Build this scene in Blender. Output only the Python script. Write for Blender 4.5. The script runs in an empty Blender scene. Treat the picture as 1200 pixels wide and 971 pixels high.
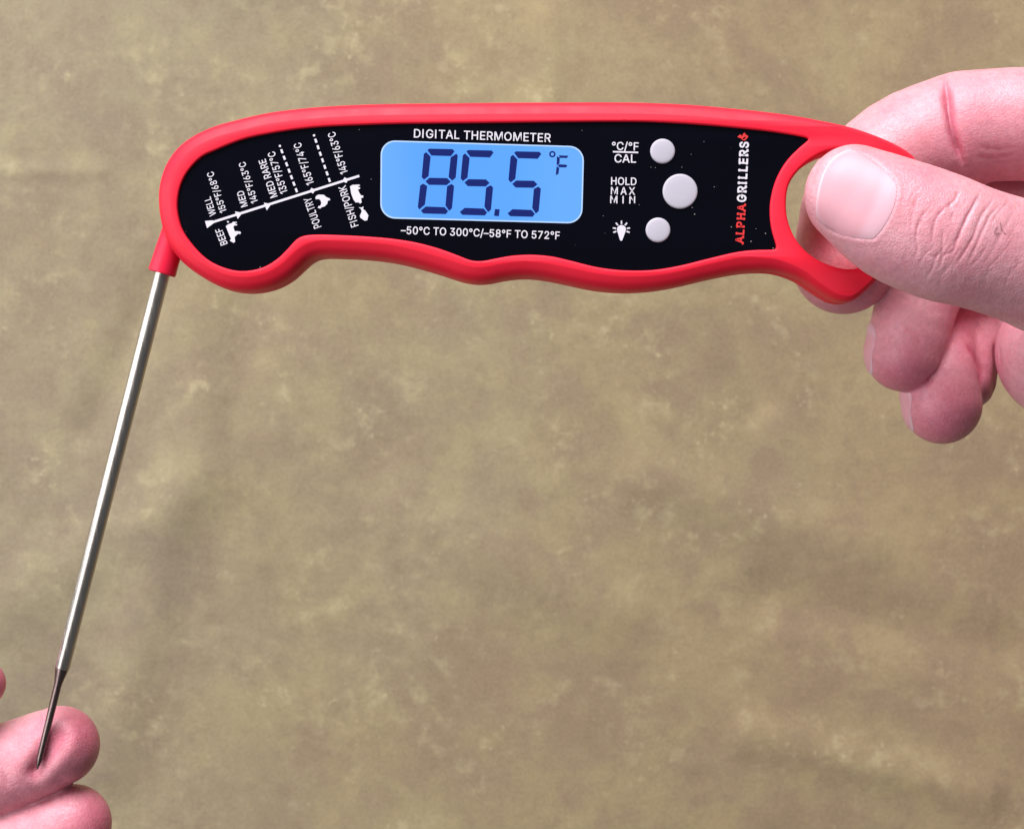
import bpy, bmesh, math, random
import numpy as np
from mathutils import Vector
from mathutils.geometry import tessellate_polygon

# ---------------------------------------------------------------- camera, world, light, exposure
S = 0.16e-3            # metres per working unit; one unit is one photograph pixel at the thermometer's face
D = 2000.0             # camera distance from the thermometer's face, in units
CX, CY = 600.0, 485.5
scene = bpy.context.scene
COL = scene.collection

cam = bpy.data.cameras.new('camera')
cam_o = bpy.data.objects.new('camera', cam)
COL.objects.link(cam_o)
cam_o.location = (0, 0, D * S)
cam.sensor_width = 36.0
cam.lens = 36.0 * D / 1200.0
cam.clip_start, cam.clip_end = 0.01, 50
cam.dof.use_dof = True
cam.dof.focus_distance = D * S
cam.dof.aperture_fstop = 55
scene.camera = cam_o

world = bpy.data.worlds.new('World')
scene.world = world
world.use_nodes = True
bg = world.node_tree.nodes['Background']
bg.inputs[0].default_value = (0.92, 0.93, 1.0, 1)
bg.inputs[1].default_value = 0.10

def area(name, loc, target, size, power, color):
    l = bpy.data.lights.new(name, 'AREA')
    l.shape = 'RECTANGLE'; l.size, l.size_y = size
    l.energy = power; l.color = color
    o = bpy.data.objects.new(name, l)
    COL.objects.link(o)
    o.location = loc
    o.rotation_euler = (Vector(target) - Vector(loc)).to_track_quat('-Z', 'Y').to_euler()
    return o

area('key_lamp', (-0.25, 1.20, 0.72), (0, 0, 0), (1.2, 0.75), 43.0, (1.0, 0.955, 0.985))
area('side_lamp', (-1.15, 0.15, 0.62), (0, 0, 0), (0.5, 1.6), 10.0, (0.97, 0.95, 1.0))

area('fill_lamp', (-0.75, -0.30, 0.80), (0, 0, 0), (0.6, 0.6), 4.0, (1.0, 0.95, 0.98))

scene.view_settings.view_transform = 'Standard'
scene.view_settings.look = 'None'
scene.view_settings.exposure = 0.0
scene.view_settings.gamma = 1.0
scene.view_settings.use_curve_mapping = False
scene.cycles.use_denoising = True
scene.cycles.max_bounces = 8

# ---------------------------------------------------------------- helpers
def at(px, py, z=0.0):
    """A photograph pixel seen at depth z -> a point in units."""
    k = (D - z) / D
    return np.array([(px - CX) * k, (CY - py) * k, z])

def rad(r, z):
    return r * (D - z) / D

def link(name, me, mat, parent=None):
    o = bpy.data.objects.new(name, me)
    COL.objects.link(o)
    if mat is not None:
        me.materials.append(mat)
    if parent is not None:
        o.parent = parent
        o.matrix_parent_inverse = parent.matrix_world.inverted()
    return o

def mesh(name, verts, faces, smooth=True, angle=None):
    me = bpy.data.meshes.new(name)
    v = np.asarray(verts, float) * S
    me.from_pydata([tuple(q) for q in v], [], [tuple(f) for f in faces])
    me.validate()
    me.update()
    if smooth:
        me.shade_smooth()
        if angle is not None:
            me.set_sharp_from_angle(angle=math.radians(angle))
    return me

def tag(o, label=None, category=None, group=None, kind=None):
    if label: o['label'] = label
    if category: o['category'] = category
    if group: o['group'] = group
    if kind: o['kind'] = kind
    return o

class NT:
    """Small node-tree writer."""
    def __init__(self, name):
        self.m = bpy.data.materials.new(name)
        self.m.use_nodes = True
        self.t = self.m.node_tree
        self.b = self.t.nodes['Principled BSDF']
    def n(self, kind, **kw):
        nd = self.t.nodes.new(kind)
        for k, v in kw.items():
            if k.startswith('i_'):
                nd.inputs[k[2:].replace('_', ' ')].default_value = v
            else:
                setattr(nd, k, v)
        return nd
    def l(self, a, ao, b, bi):
        self.t.links.new(a.outputs[ao], b.inputs[bi])
    def set(self, **kw):
        for k, v in kw.items():
            self.b.inputs[k.replace('_', ' ')].default_value = v
    def ramp(self, stops):
        r = self.n('ShaderNodeValToRGB')
        e = r.color_ramp.elements
        while len(e) < len(stops): e.new(0.5)
        for i, (p, c) in enumerate(stops):
            e[i].position = p; e[i].color = c if len(c) == 4 else (*c, 1)
        return r
    def noise(self, co, scale, detail=4, rough=0.55, dist=0.0):
        nd = self.n('ShaderNodeTexNoise')
        nd.inputs['Scale'].default_value = scale
        nd.inputs['Detail'].default_value = detail
        nd.inputs['Roughness'].default_value = rough
        nd.inputs['Distortion'].default_value = dist
        self.l(co, 'Object', nd, 'Vector')
        return nd
    def mix(self, fac, a, b, mode='MIX'):
        """fac: (node,out) or float; a, b: (node,out) or colour"""
        m = self.n('ShaderNodeMix', data_type='RGBA', blend_type=mode)
        for idx, v in ((0, fac), (6, a), (7, b)):
            if isinstance(v, tuple) and len(v) == 2 and not isinstance(v[0], (int, float)):
                self.t.links.new(v[0].outputs[v[1]], m.inputs[idx])
            elif idx == 0:
                m.inputs[0].default_value = v
            else:
                m.inputs[idx].default_value = (*v, 1) if len(v) == 3 else v
        return (m, 2)

def srgb(r, g, b):
    f = lambda c: (c / 255 / 12.92) if c / 255 <= 0.04045 else ((c / 255 + 0.055) / 1.055) ** 2.4
    return (f(r), f(g), f(b))

# ---------------------------------------------------------------- materials
def mat_backdrop():
    w = NT('mottled_cloth')
    tc = w.n('ShaderNodeTexCoord')
    big = w.noise(tc, 8, 3, 0.5, 0.3)
    patch = w.noise(tc, 26, 5, 0.60, 0.25)
    mid = w.noise(tc, 58, 6, 0.60, 0.35)
    mid2 = w.noise(tc, 44, 4, 0.55, 0.2)
    blob = w.noise(tc, 150, 4, 0.52, 0.15)
    fine = w.noise(tc, 330, 4, 0.60, 0.1)
    grain = w.noise(tc, 900, 3, 0.6, 0.0)
    def mul(a, ao, k):
        m = w.n('ShaderNodeMath', operation='MULTIPLY'); w.l(a, ao, m, 0)
        if isinstance(k, tuple): w.l(k[0], k[1], m, 1)
        else: m.inputs[1].default_value = k
        return m
    # two dyes dabbed over each other: warm taupe and grey-olive
    ad = w.n('ShaderNodeMath', operation='ADD'); w.l(mul(patch, 0, 0.56), 0, ad, 0); w.l(mul(mid, 0, 0.44), 0, ad, 1)
    r1 = w.ramp([(0.42, (0, 0, 0)), (0.60, (1, 1, 1))]); w.l(ad, 0, r1, 0)
    base = w.mix((r1, 0), (0.262, 0.204, 0.130), (0.318, 0.262, 0.150))
    # broad drift of the dye: greener to one side of the cloth, rosier to the other
    sx = w.n('ShaderNodeSeparateXYZ'); w.l(tc, 'Object', sx, 0)
    dr = w.n('ShaderNodeMapRange'); dr.inputs[1].default_value = -0.22; dr.inputs[2].default_value = 0.22
    wob = w.n('ShaderNodeMath', operation='MULTIPLY_ADD'); w.l(big, 0, wob, 0); wob.inputs[1].default_value = 0.45; wob.inputs[2].default_value = -0.225
    sy = mul(sx, 1, -0.35)
    s1 = w.n('ShaderNodeMath', operation='ADD'); w.l(sx, 0, s1, 0); w.l(wob, 0, s1, 1)
    s2 = w.n('ShaderNodeMath', operation='ADD'); w.l(s1, 0, s2, 0); w.l(sy, 0, s2, 1)
    w.l(s2, 0, dr, 0)
    rd = w.ramp([(0.0, (0.99, 1.05, 1.12)), (0.5, (1.0, 1.0, 0.97)), (1.0, (1.03, 0.96, 0.93))]); w.l(dr, 0, rd, 0)
    base = w.mix(1.0, base, (rd, 0), 'MULTIPLY')
    # pale dabs and flecks, clustered
    r3 = w.ramp([(0.46, (0, 0, 0)), (0.64, (1, 1, 1))]); w.l(mid2, 0, r3, 0)
    r2 = w.ramp([(0.52, (0, 0, 0)), (0.70, (1, 1, 1))]); w.l(blob, 0, r2, 0)
    fm = mul(mul(r2, 0, (r3, 0)), 0, 0.38)
    base = w.mix((fm, 0), base, (0.50, 0.44, 0.255))
    r5 = w.ramp([(0.60, (0, 0, 0)), (0.74, (1, 1, 1))]); w.l(fine, 0, r5, 0)
    fm2 = mul(mul(r5, 0, (r3, 0)), 0, 0.42)
    base = w.mix((fm2, 0), base, (0.60, 0.53, 0.32))
    # darker smudges
    r4 = w.ramp([(0.33, (1, 1, 1)), (0.47, (0, 0, 0))]); w.l(blob, 0, r4, 0)
    fd = mul(r4, 0, 0.22)
    base = w.mix((fd, 0), base, (0.205, 0.158, 0.100))
    rg = w.ramp([(0.3, (0.90, 0.90, 0.90)), (0.7, (1.09, 1.09, 1.09))]); w.l(grain, 0, rg, 0)
    base = w.mix(1.0, base, (rg, 0), 'MULTIPLY')
    w.t.links.new(base[0].outputs[base[1]], w.b.inputs['Base Color'])
    w.set(Roughness=0.92, Specular_IOR_Level=0.15)
    bp = w.n('ShaderNodeBump'); bp.inputs['Strength'].default_value = 0.25; bp.inputs['Distance'].default_value = 0.0006
    w.l(fine, 0, bp, 'Height')
    rn = w.n('ShaderNodeTexNoise', noise_type='RIDGED_MULTIFRACTAL'); rn.inputs['Scale'].default_value = 7.5; rn.inputs['Detail'].default_value = 4
    rn.inputs['Distortion'].default_value = 0.6; rn.inputs['Roughness'].default_value = 0.5
    w.l(tc, 'Object', rn, 'Vector')
    b2 = w.n('ShaderNodeBump'); b2.inputs['Strength'].default_value = 0.35; b2.inputs['Distance'].default_value = 0.006
    w.l(rn, 0, b2, 'Height'); w.l(bp, 0, b2, 'Normal'); w.l(b2, 0, w.b, 'Normal')
    return w.m

def mat_red(name, col, rough):
    w = NT(name)
    tc = w.n('ShaderNodeTexCoord')
    ns = w.noise(tc, 5200, 2, 0.5)
    n2 = w.noise(tc, 160, 3, 0.5)
    rp = w.ramp([(0.3, (rough - .05,) * 3), (0.7, (rough + .08,) * 3)]); w.l(n2, 0, rp, 0)
    w.l(rp, 0, w.b, 'Roughness')
    bp = w.n('ShaderNodeBump'); bp.inputs['Strength'].default_value = 0.12; bp.inputs['Distance'].default_value = 0.00006
    w.l(ns, 0, bp, 'Height'); w.l(bp, 0, w.b, 'Normal')
    w.set(Base_Color=(*col, 1), Specular_IOR_Level=0.36)
    w.set(Subsurface_Weight=0.12, Subsurface_Radius=(0.9, 0.15, 0.12), Subsurface_Scale=0.002)
    return w.m

def mat_plain(name, col, rough=0.5, metal=0.0, spec=0.5, coat=0.0, grain=None):
    w = NT(name)
    w.set(Base_Color=(*col, 1), Roughness=rough, Metallic=metal, Specular_IOR_Level=spec, Coat_Weight=coat)
    if grain:
        tc = w.n('ShaderNodeTexCoord')
        ns = w.noise(tc, grain[0], 3, 0.6)
        rp = w.ramp([(0.3, (max(rough - grain[1], 0),) * 3), (0.7, (rough + grain[1],) * 3)])
        w.l(ns, 0, rp, 0); w.l(rp, 0, w.b, 'Roughness')
    return w.m

def mat_panel():
    w = NT('glossy_black_panel')
    tc = w.n('ShaderNodeTexCoord')
    # dust specks
    v = w.n('ShaderNodeTexVoronoi'); v.inputs['Scale'].default_value = 420; w.l(tc, 'Object', v, 'Vector')
    rs = w.ramp([(0.0, (1, 1, 1)), (0.075, (0, 0, 0))]); w.l(v, 'Distance', rs, 0)
    msk = w.noise(tc, 130, 2, 0.5); rm = w.ramp([(0.58, (0, 0, 0)), (0.66, (1, 1, 1))]); w.l(msk, 0, rm, 0)
    f = w.n('ShaderNodeMath', operation='MULTIPLY'); w.l(rs, 0, f, 0); w.l(rm, 0, f, 1)
    f2 = w.n('ShaderNodeMath', operation='MULTIPLY'); w.l(f, 0, f2, 0); f2.inputs[1].default_value = 0.45
    b = w.mix((f2, 0), (0.0016, 0.0018, 0.0045), (0.4, 0.38, 0.36))
    w.t.links.new(b[0].outputs[b[1]], w.b.inputs['Base Color'])
    smear = w.noise(tc, 60, 4, 0.6, 1.0)
    rr = w.ramp([(0.35, (0.07,) * 3), (0.7, (0.16,) * 3)]); w.l(smear, 0, rr, 0); w.l(rr, 0, w.b, 'Roughness')
    w.set(Specular_IOR_Level=0.25)
    return w.m

def mat_screen():
    w = NT('blue_backlight')
    tc = w.n('ShaderNodeTexCoord')
    ns = w.noise(tc, 40, 2, 0.5)
    sx = w.n('ShaderNodeSeparateXYZ'); w.l(tc, 'Generated', sx, 0)
    ad = w.n('ShaderNodeMath', operation='MULTIPLY_ADD'); w.l(ns, 0, ad, 0); ad.inputs[1].default_value = 0.25; w.l(sx, 0, ad, 2)
    rp = w.ramp([(0.08, (0.155, 0.420, 0.98)), (0.35, (0.092, 0.350, 1.0)), (0.8, (0.100, 0.365, 1.0)), (1.1, (0.13, 0.40, 1.0))]); w.l(ad, 0, rp, 0)
    w.l(rp, 0, w.b, 'Emission Color')
    w.set(Base_Color=(0.02, 0.05, 0.12, 1), Roughness=0.18, Emission_Strength=0.93)
    return w.m

def mat_glow(name, col, strength, base, rough=0.25):
    w = NT(name)
    w.set(Base_Color=(*base, 1), Roughness=rough, Emission_Color=(*col, 1), Emission_Strength=strength)
    return w.m

def mat_steel(name, col, rough, streak):
    w = NT(name)
    tc = w.n('ShaderNodeTexCoord')
    mp = w.n('ShaderNodeMapping'); mp.inputs['Scale'].default_value = (1, 1, 1)
    mp.inputs['Rotation'].default_value = (0, 0, math.radians(-14.3)); mp.inputs['Scale'].default_value = (1, 0.02, 1)
    w.l(tc, 'Object', mp, 0)
    ns = w.n('ShaderNodeTexNoise'); ns.inputs['Scale'].default_value = streak; ns.inputs['Detail'].default_value = 3
    w.l(mp, 0, ns, 'Vector')
    rp = w.ramp([(0.3, (rough - .06,) * 3), (0.7, (rough + .08,) * 3)]); w.l(ns, 0, rp, 0); w.l(rp, 0, w.b, 'Roughness')
    c2 = w.noise(tc, 300, 4, 0.6)
    b = w.mix((c2, 0), tuple(c * 0.82 for c in col), tuple(min(1, c * 1.1) for c in col))
    w.t.links.new(b[0].outputs[b[1]], w.b.inputs['Base Color'])
    w.set(Metallic=1.0)
    return w.m

def mat_skin():
    w = NT('skin')
    tc = w.n('ShaderNodeTexCoord')
    at_ = w.n('ShaderNodeAttribute', attribute_name='flush_and_shade')
    n1 = w.noise(tc, 130, 4, 0.6, 0.3)
    n2 = w.noise(tc, 900, 4, 0.6, 0.2)
    r1 = w.ramp([(0.30, (0, 0, 0)), (0.70, (1, 1, 1))]); w.l(n1, 0, r1, 0)
    base = w.mix((r1, 0), (0.715, 0.375, 0.415), (0.665, 0.280, 0.325))
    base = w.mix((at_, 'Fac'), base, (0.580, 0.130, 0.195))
    r2 = w.ramp([(0.3, (0.90, 0.86, 0.86)), (0.7, (1.07, 1.09, 1.09))]); w.l(n2, 0, r2, 0)
    base = w.mix(1.0, base, (r2, 0), 'MULTIPLY')
    w.t.links.new(base[0].outputs[base[1]], w.b.inputs['Base Color'])
    w.set(Roughness=0.44, Specular_IOR_Level=0.6)
    w.set(Subsurface_Weight=0.35, Subsurface_Radius=(1.0, 0.28, 0.18), Subsurface_Scale=0.0022)
    # skin grain: fine creased cells plus soft pores
    v = w.n('ShaderNodeTexVoronoi', feature='DISTANCE_TO_EDGE'); v.inputs['Scale'].default_value = 1500
    wn = w.noise(tc, 500, 3, 0.6)
    ad = w.n('ShaderNodeMix', data_type='VECTOR'); ad.inputs[0].default_value = 0.0016
    w.t.links.new(tc.outputs['Object'], ad.inputs[4]); w.t.links.new(wn.outputs[1], ad.inputs[5])
    w.t.links.new(ad.outputs[1], v.inputs['Vector'])
    rv = w.ramp([(0.0, (0, 0, 0)), (0.22, (1, 1, 1))]); w.l(v, 'Distance', rv, 0)
    b1 = w.n('ShaderNodeBump'); b1.inputs['Strength'].default_value = 0.42; b1.inputs['Distance'].default_value = 0.00008
    w.l(rv, 0, b1, 'Height')
    b2 = w.n('ShaderNodeBump'); b2.inputs['Strength'].default_value = 0.4; b2.inputs['Distance'].default_value = 0.00016
    w.l(n2, 0, b2, 'Height'); w.l(b1, 0, b2, 'Normal')
    w.l(b2, 0, w.b, 'Normal')
    return w.m

def mat_nail():
    w = NT('fingernail')
    tc = w.n('ShaderNodeTexCoord')
    at_ = w.n('ShaderNodeAttribute', attribute_name='nail_edge')
    at2 = w.n('ShaderNodeAttribute', attribute_name='lunula')
    n1 = w.noise(tc, 260, 3, 0.6)
    base = w.mix((n1, 0), (0.66, 0.315, 0.36), (0.68, 0.35, 0.40))
    base = w.mix((at2, 'Fac'), base, (0.68, 0.42, 0.48))
    base = w.mix((at_, 'Fac'), base, (0.78, 0.60, 0.64))
    w.t.links.new(base[0].outputs[base[1]], w.b.inputs['Base Color'])
    w.set(Roughness=0.46, Specular_IOR_Level=0.45)
    w.set(Subsurface_Weight=0.25, Subsurface_Radius=(1.0, 0.4, 0.3), Subsurface_Scale=0.0012)
    wv = w.noise(tc, 1400, 2, 0.5)
    b1 = w.n('ShaderNodeBump'); b1.inputs['Strength'].default_value = 0.15; b1.inputs['Distance'].default_value = 0.00006
    w.l(wv, 0, b1, 'Height'); w.l(b1, 0, w.b, 'Normal')
    return w.m

M_RED = mat_red('red_plastic', (0.80, 0.011, 0.038), 0.54)
M_COLLAR = mat_red('red_collar_plastic', (0.78, 0.014, 0.052), 0.36)
M_PANEL = mat_panel()
M_SCREEN = mat_screen()
M_EDGE = mat_glow('screen_edge_print', (0.25, 0.50, 1.0), 0.45, (0.30, 0.38, 0.5))
M_SEG = mat_glow('lcd_segment', (0.004, 0.012, 0.16), 0.7, (0.004, 0.008, 0.04))
M_PRINT = mat_plain('white_print', (0.64, 0.63, 0.68), 0.45)
M_REDPRINT = mat_plain('red_print', (0.62, 0.03, 0.03), 0.45)
M_BUTTON = mat_plain('pale_rubber', (0.44, 0.425, 0.485), 0.5, grain=(500, .06))
M_STEEL = mat_steel('brushed_steel', (0.60, 0.57, 0.51), 0.33, 2600)
M_NEEDLE = mat_steel('dark_steel', (0.22, 0.165, 0.155), 0.30, 2600)
M_SKIN = mat_skin()
M_NAIL = mat_nail()
M_DUST = mat_plain('dust', (0.20, 0.19, 0.18), 0.9)
M_HAIR = mat_plain('dark_hair', (0.03, 0.02, 0.02), 0.5)

# ---------------------------------------------------------------- backdrop: a mottled cloth lying below, slightly uneven
def build_backdrop():
    zb = -0.30
    sz = 1.7
    # finer mesh where the cloth is seen from close by
    xs = np.r_[np.linspace(-sz, -0.27, 26)[:-1], np.linspace(-0.27, 0.27, 380), np.linspace(0.27, sz, 26)[1:]]
    n = len(xs)
    X, Y = np.meshgrid(xs, xs, indexing='ij')
    rng = np.random.default_rng(4)
    Z = np.zeros_like(X)
    for i in range(26):
        a = rng.uniform(0, math.pi * 2); f = rng.uniform(8, 42); ph = rng.uniform(0, 6.28)
        Z += 0.010 / f * np.sin((X * math.cos(a) + Y * math.sin(a)) * f + ph + 0.7 * np.sin(X * 9 + ph) )
    k = 0.62 / (D * S) * S
    def fold(p, q, w, h):
        nonlocal Z
        a = np.array([(p[0] - CX) * k, (CY - p[1]) * k]); b = np.array([(q[0] - CX) * k, (CY - q[1]) * k])
        d = b - a; L2 = d @ d
        t = np.clip(((X - a[0]) * d[0] + (Y - a[1]) * d[1]) / L2, 0, 1)
        dist = np.hypot(X - a[0] - t * d[0], Y - a[1] - t * d[1])
        Z += h * np.exp(-(dist / w) ** 2)
    fold((-400, 197), (120, 201), 0.0028, 0.0006)
    fold((185, 330), (110, 500), 0.008, -0.0022)
    fold((300, 340), (270, 470), 0.010, -0.0018)
    fold((20, 700), (240, 560), 0.012, 0.002)
    fold((760, 560), (1010, 640), 0.010, 0.0016)
    fold((840, 330), (890, 470), 0.008, -0.0020)
    fold((240, 470), (120, 900), 0.011, 0.0022)
    fold((640, 30), (650, 300), 0.009, 0.0018)
    fold((300, 20), (420, 140), 0.010, -0.0018)
    fold((900, 700), (1180, 760), 0.010, -0.0018)
    fold((470, 600), (720, 720), 0.012, 0.0016)
    fold((880, 860), (1150, 930), 0.008, 0.0018)
    v = np.stack([X, Y, Z + zb], -1).reshape(-1, 3)
    idx = np.arange(n * n).reshape(n, n)
    f = np.stack([idx[:-1, :-1], idx[1:, :-1], idx[1:, 1:], idx[:-1, 1:]], -1).reshape(-1, 4)
    me = mesh('backdrop', v / S, f)
    o = link('backdrop', me, mat_backdrop())
    tag(o, kind='structure')
build_backdrop()

# ---------------------------------------------------------------- outlines of the thermometer
OUT = [(182.7,244),(182,224),(184.5,208),(191,190),(202.5,173),(219,159),(245,146),(276,137),(314.5,128.5),(366,122.5),(417.5,119.5),
 (460,118.3),(520,117.6),(580,117),(640,116.6),(718,116.4),(757,117),(808.7,119.3),(860,123.7),(898.7,127.8),(937,133.5),(962,138.5),(1000,147),
 (1038,160.5),(1062,172.5),(1074,182),(1080,193),(1080,215),(1072,248),(1060,280),(1045,308),(1030,328),(1020,338),(1006,350),(999,353),(991,353.3),(979,350),
 (959,338),(939,325),(913,316.5),(898,315.4),(873,316.7),(834,324),(796,333),(765,338),(731.5,339.5),(700,337),(667.5,330.5),(642.5,325.3),
 (617.5,322.6),(592.5,324.7),(575,328.3),(560,329.5),(542.5,327),(517.5,319),(492.5,311.5),(460,303.8),(430,300),(395,298.2),(375,298.2),(363.5,301.5),
 (352,311),(337.7,324),(319.7,334),(299,339.3),(281,340),(258,335.6),(234.7,324),(211.5,307),(196,288),(187,267)]
PAN = [(207.6,244),(209,226),(214,210.7),(223,196.6),(237,183),(255,174.7),(266,170),(289,161.8),(340,152.3),(379,148.2),(417.5,146.4),
 (460,145),(520,144.2),(580,143.6),(640,142.9),(700,142.3),(757,142.5),(808.7,145),(860,149.2),(911.6,155),(944,160.6),(949,162.2),(947.5,164.2),
 (937,173),(921,190),(909.5,211),(903.5,234),(902.6,252),(905,270),(910.4,289.5),(910,292),(906,292.4),(886,292.8),(865,295),(834,302),(796,311.3),(765,316.2),
 (731.5,316.6),(700.6,313),(667.5,305),(647.5,300.5),(625,298.4),(600,299.5),(580,303),(565,305.7),(552.5,305),(535,298.5),(512.5,290.5),(487.5,284),
 (460,279.6),(430,277),(400,275.4),(375,274.8),(359,275.6),(349,279),(337.7,290.6),(325,303),(307,313.5),(283.6,317.5),(263,313.7),
 (242.4,303.4),(224.4,285.4),(212.8,267.4)]
HOL = [(922,244),(924.5,218),(934,202),(951,187),(970,177.5),(995,175),(1020,183),(1037,200),(1044,225),(1043,255),(1034,285),(1019,306),
 (1005,314),(989,314.5),(966,307.5),(948,296.5),(934,281),(925.5,263)]

def spline(pts, n):
    """Closed centripetal Catmull-Rom, resampled evenly."""
    P = np.array(pts, float); m = len(P); out = []
    for i in range(m):
        p0, p1, p2, p3 = P[i - 1], P[i], P[(i + 1) % m], P[(i + 2) % m]
        t0 = 0; t1 = t0 + np.linalg.norm(p1 - p0) ** .5; t2 = t1 + np.linalg.norm(p2 - p1) ** .5; t3 = t2 + np.linalg.norm(p3 - p2) ** .5
        for t in np.linspace(t1, t2, 14, endpoint=False):
            A1 = (t1 - t) / (t1 - t0) * p0 + (t - t0) / (t1 - t0) * p1
            A2 = (t2 - t) / (t2 - t1) * p1 + (t - t1) / (t2 - t1) * p2
            A3 = (t3 - t) / (t3 - t2) * p2 + (t - t2) / (t3 - t2) * p3
            B1 = (t2 - t) / (t2 - t0) * A1 + (t - t0) / (t2 - t0) * A2
            B2 = (t3 - t) / (t3 - t1) * A2 + (t - t1) / (t3 - t1) * A3
            out.append((t2 - t) / (t2 - t1) * B1 + (t - t1) / (t2 - t1) * B2)
    Q = np.array(out)
    L = np.r_[0, np.cumsum(np.linalg.norm(np.diff(np.vstack([Q, Q[:1]]), axis=0), axis=1))]
    s = np.linspace(0, L[-1], n, endpoint=False)
    Qc = np.vstack([Q, Q[:1]])
    R = np.stack([np.interp(s, L, Qc[:, 0]), np.interp(s, L, Qc[:, 1])], 1)
    R = np.stack([R[:, 0] - CX, CY - R[:, 1]], 1)          # units, y up
    a = 0.5 * np.sum(R[:, 0] * np.roll(R[:, 1], -1) - np.roll(R[:, 0], -1) * R[:, 1])
    return R if a > 0 else R[::-1]

def smooth_loop(R, it):
    for _ in range(it):
        R = 0.5 * R + 0.25 * (np.roll(R, 1, 0) + np.roll(R, -1, 0))
    return R

def inward(R):
    d = np.roll(R, -1, 0) - np.roll(R, 1, 0)
    n = np.stack([-d[:, 1], d[:, 0]], 1)
    return n / np.linalg.norm(n, axis=1)[:, None]

def medial(R, N):
    d = R[None] - R[:, None]
    num = (d ** 2).sum(-1); den = 2 * (d * N[:, None]).sum(-1)
    r = np.where(den > 1e-6, num / np.maximum(den, 1e-6), 1e9)
    return r.min(1)

def mind(R, Q):
    return np.sqrt(((R[:, None] - Q[None]) ** 2).sum(-1)).min(1)

ROUT = smooth_loop(spline(OUT, 900), 6)
RPAN = smooth_loop(spline(PAN, 760), 2)
RHOL = smooth_loop(spline(HOL, 220), 3)

def build_body(root):
    No, Np, Nh = inward(ROUT), inward(RPAN), inward(RHOL)
    lim = np.minimum(medial(ROUT, No) * 0.92, 17.0)
    lim = np.minimum(lim, mind(ROUT, RPAN) * 0.72)
    lim = np.minimum(lim, mind(ROUT, RHOL) * 0.55)
    tail = np.clip((ROUT[:, 0] + CX - 850) / 130, 0, 1)
    lim = np.minimum(lim, 17 - 10.5 * tail * tail * (3 - 2 * tail))
    for _ in range(20):
        lim = np.minimum(lim, 0.5 * lim + 0.25 * (np.roll(lim, 1) + np.roll(lim, -1)))
    verts, faces = [], []
    def ring(R, off, z):
        i0 = len(verts)
        P = R + off
        verts.extend([(p[0], p[1], z) for p in P])
        return list(range(i0, i0 + len(R)))
    def bridge(a, b):
        n = len(a)
        for i in range(n):
            j = (i + 1) % n
            faces.append((a[i], a[j], b[j], b[i]))
    prof = [(9, -72), (4, -71), (1.2, -68), (0, -62), (0, -39.4), (0.9, -38.6), (0.9, -37.4), (0, -36.6), (0, -24), (0.5, -18), (1.8, -12.5), (4.0, -8.0), (6.8, -5.2), (10, -3.4), (13.5, -1.7), (16, -0.5), (17, -0.15)]
    rings = [ring(ROUT, No * (o * lim / 17.0)[:, None], z) for o, z in prof]
    for a, b in zip(rings, rings[1:]): bridge(a, b)
    # panel recess (outward = -Np)
    pr = [ring(RPAN, -Np * o, z) for o, z in [(2.2, 0), (1.1, -0.35), (0.35, -1.2), (0, -2.4), (0, -9)]]
    for a, b in zip(pr, pr[1:]): bridge(a, b)
    # loop hole: wide rounded inner edge
    hp = [(4.2, 0), (2.6, -0.4), (1.3, -1.4), (0.5, -2.8), (0.1, -5), (0, -16), (0, -56), (0.5, -62), (2.5, -68), (7, -72)]
    hr = [ring(RHOL, -Nh * o, z) for o, z in hp]
    for a, b in zip(hr, hr[1:]): bridge(a, b)
    def fill(loops, flip):
        vs = [[Vector(verts[i]) for i in l] for l in loops]
        flat = [i for l in loops for i in l]
        for t in tessellate_polygon([[Vector((v.x, v.y, 0)) for v in l] for l in vs]):
            a, b, c = (flat[i] for i in t)
            A, B, C_ = (np.array(verts[i]) for i in (a, b, c))
            nz = (B[0] - A[0]) * (C_[1] - A[1]) - (B[1] - A[1]) * (C_[0] - A[0])
            if (nz > 0) == flip: a, b = b, a
            faces.append((a, b, c))
    fill([rings[-1], pr[0], hr[0]], False)
    fill([rings[0], hr[-1]], True)
    fill([pr[-1]], False)
    me = mesh('body', verts, faces)
    bm = bmesh.new(); bm.from_mesh(me)
    bmesh.ops.recalc_face_normals(bm, faces=bm.faces)
    bm.to_mesh(me); bm.free()
    me.set_sharp_from_angle(angle=math.radians(42))
    o = link('body', me, M_RED, root)
    tag(o, 'red plastic casing with finger grips and hanging loop')
    return o

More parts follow.
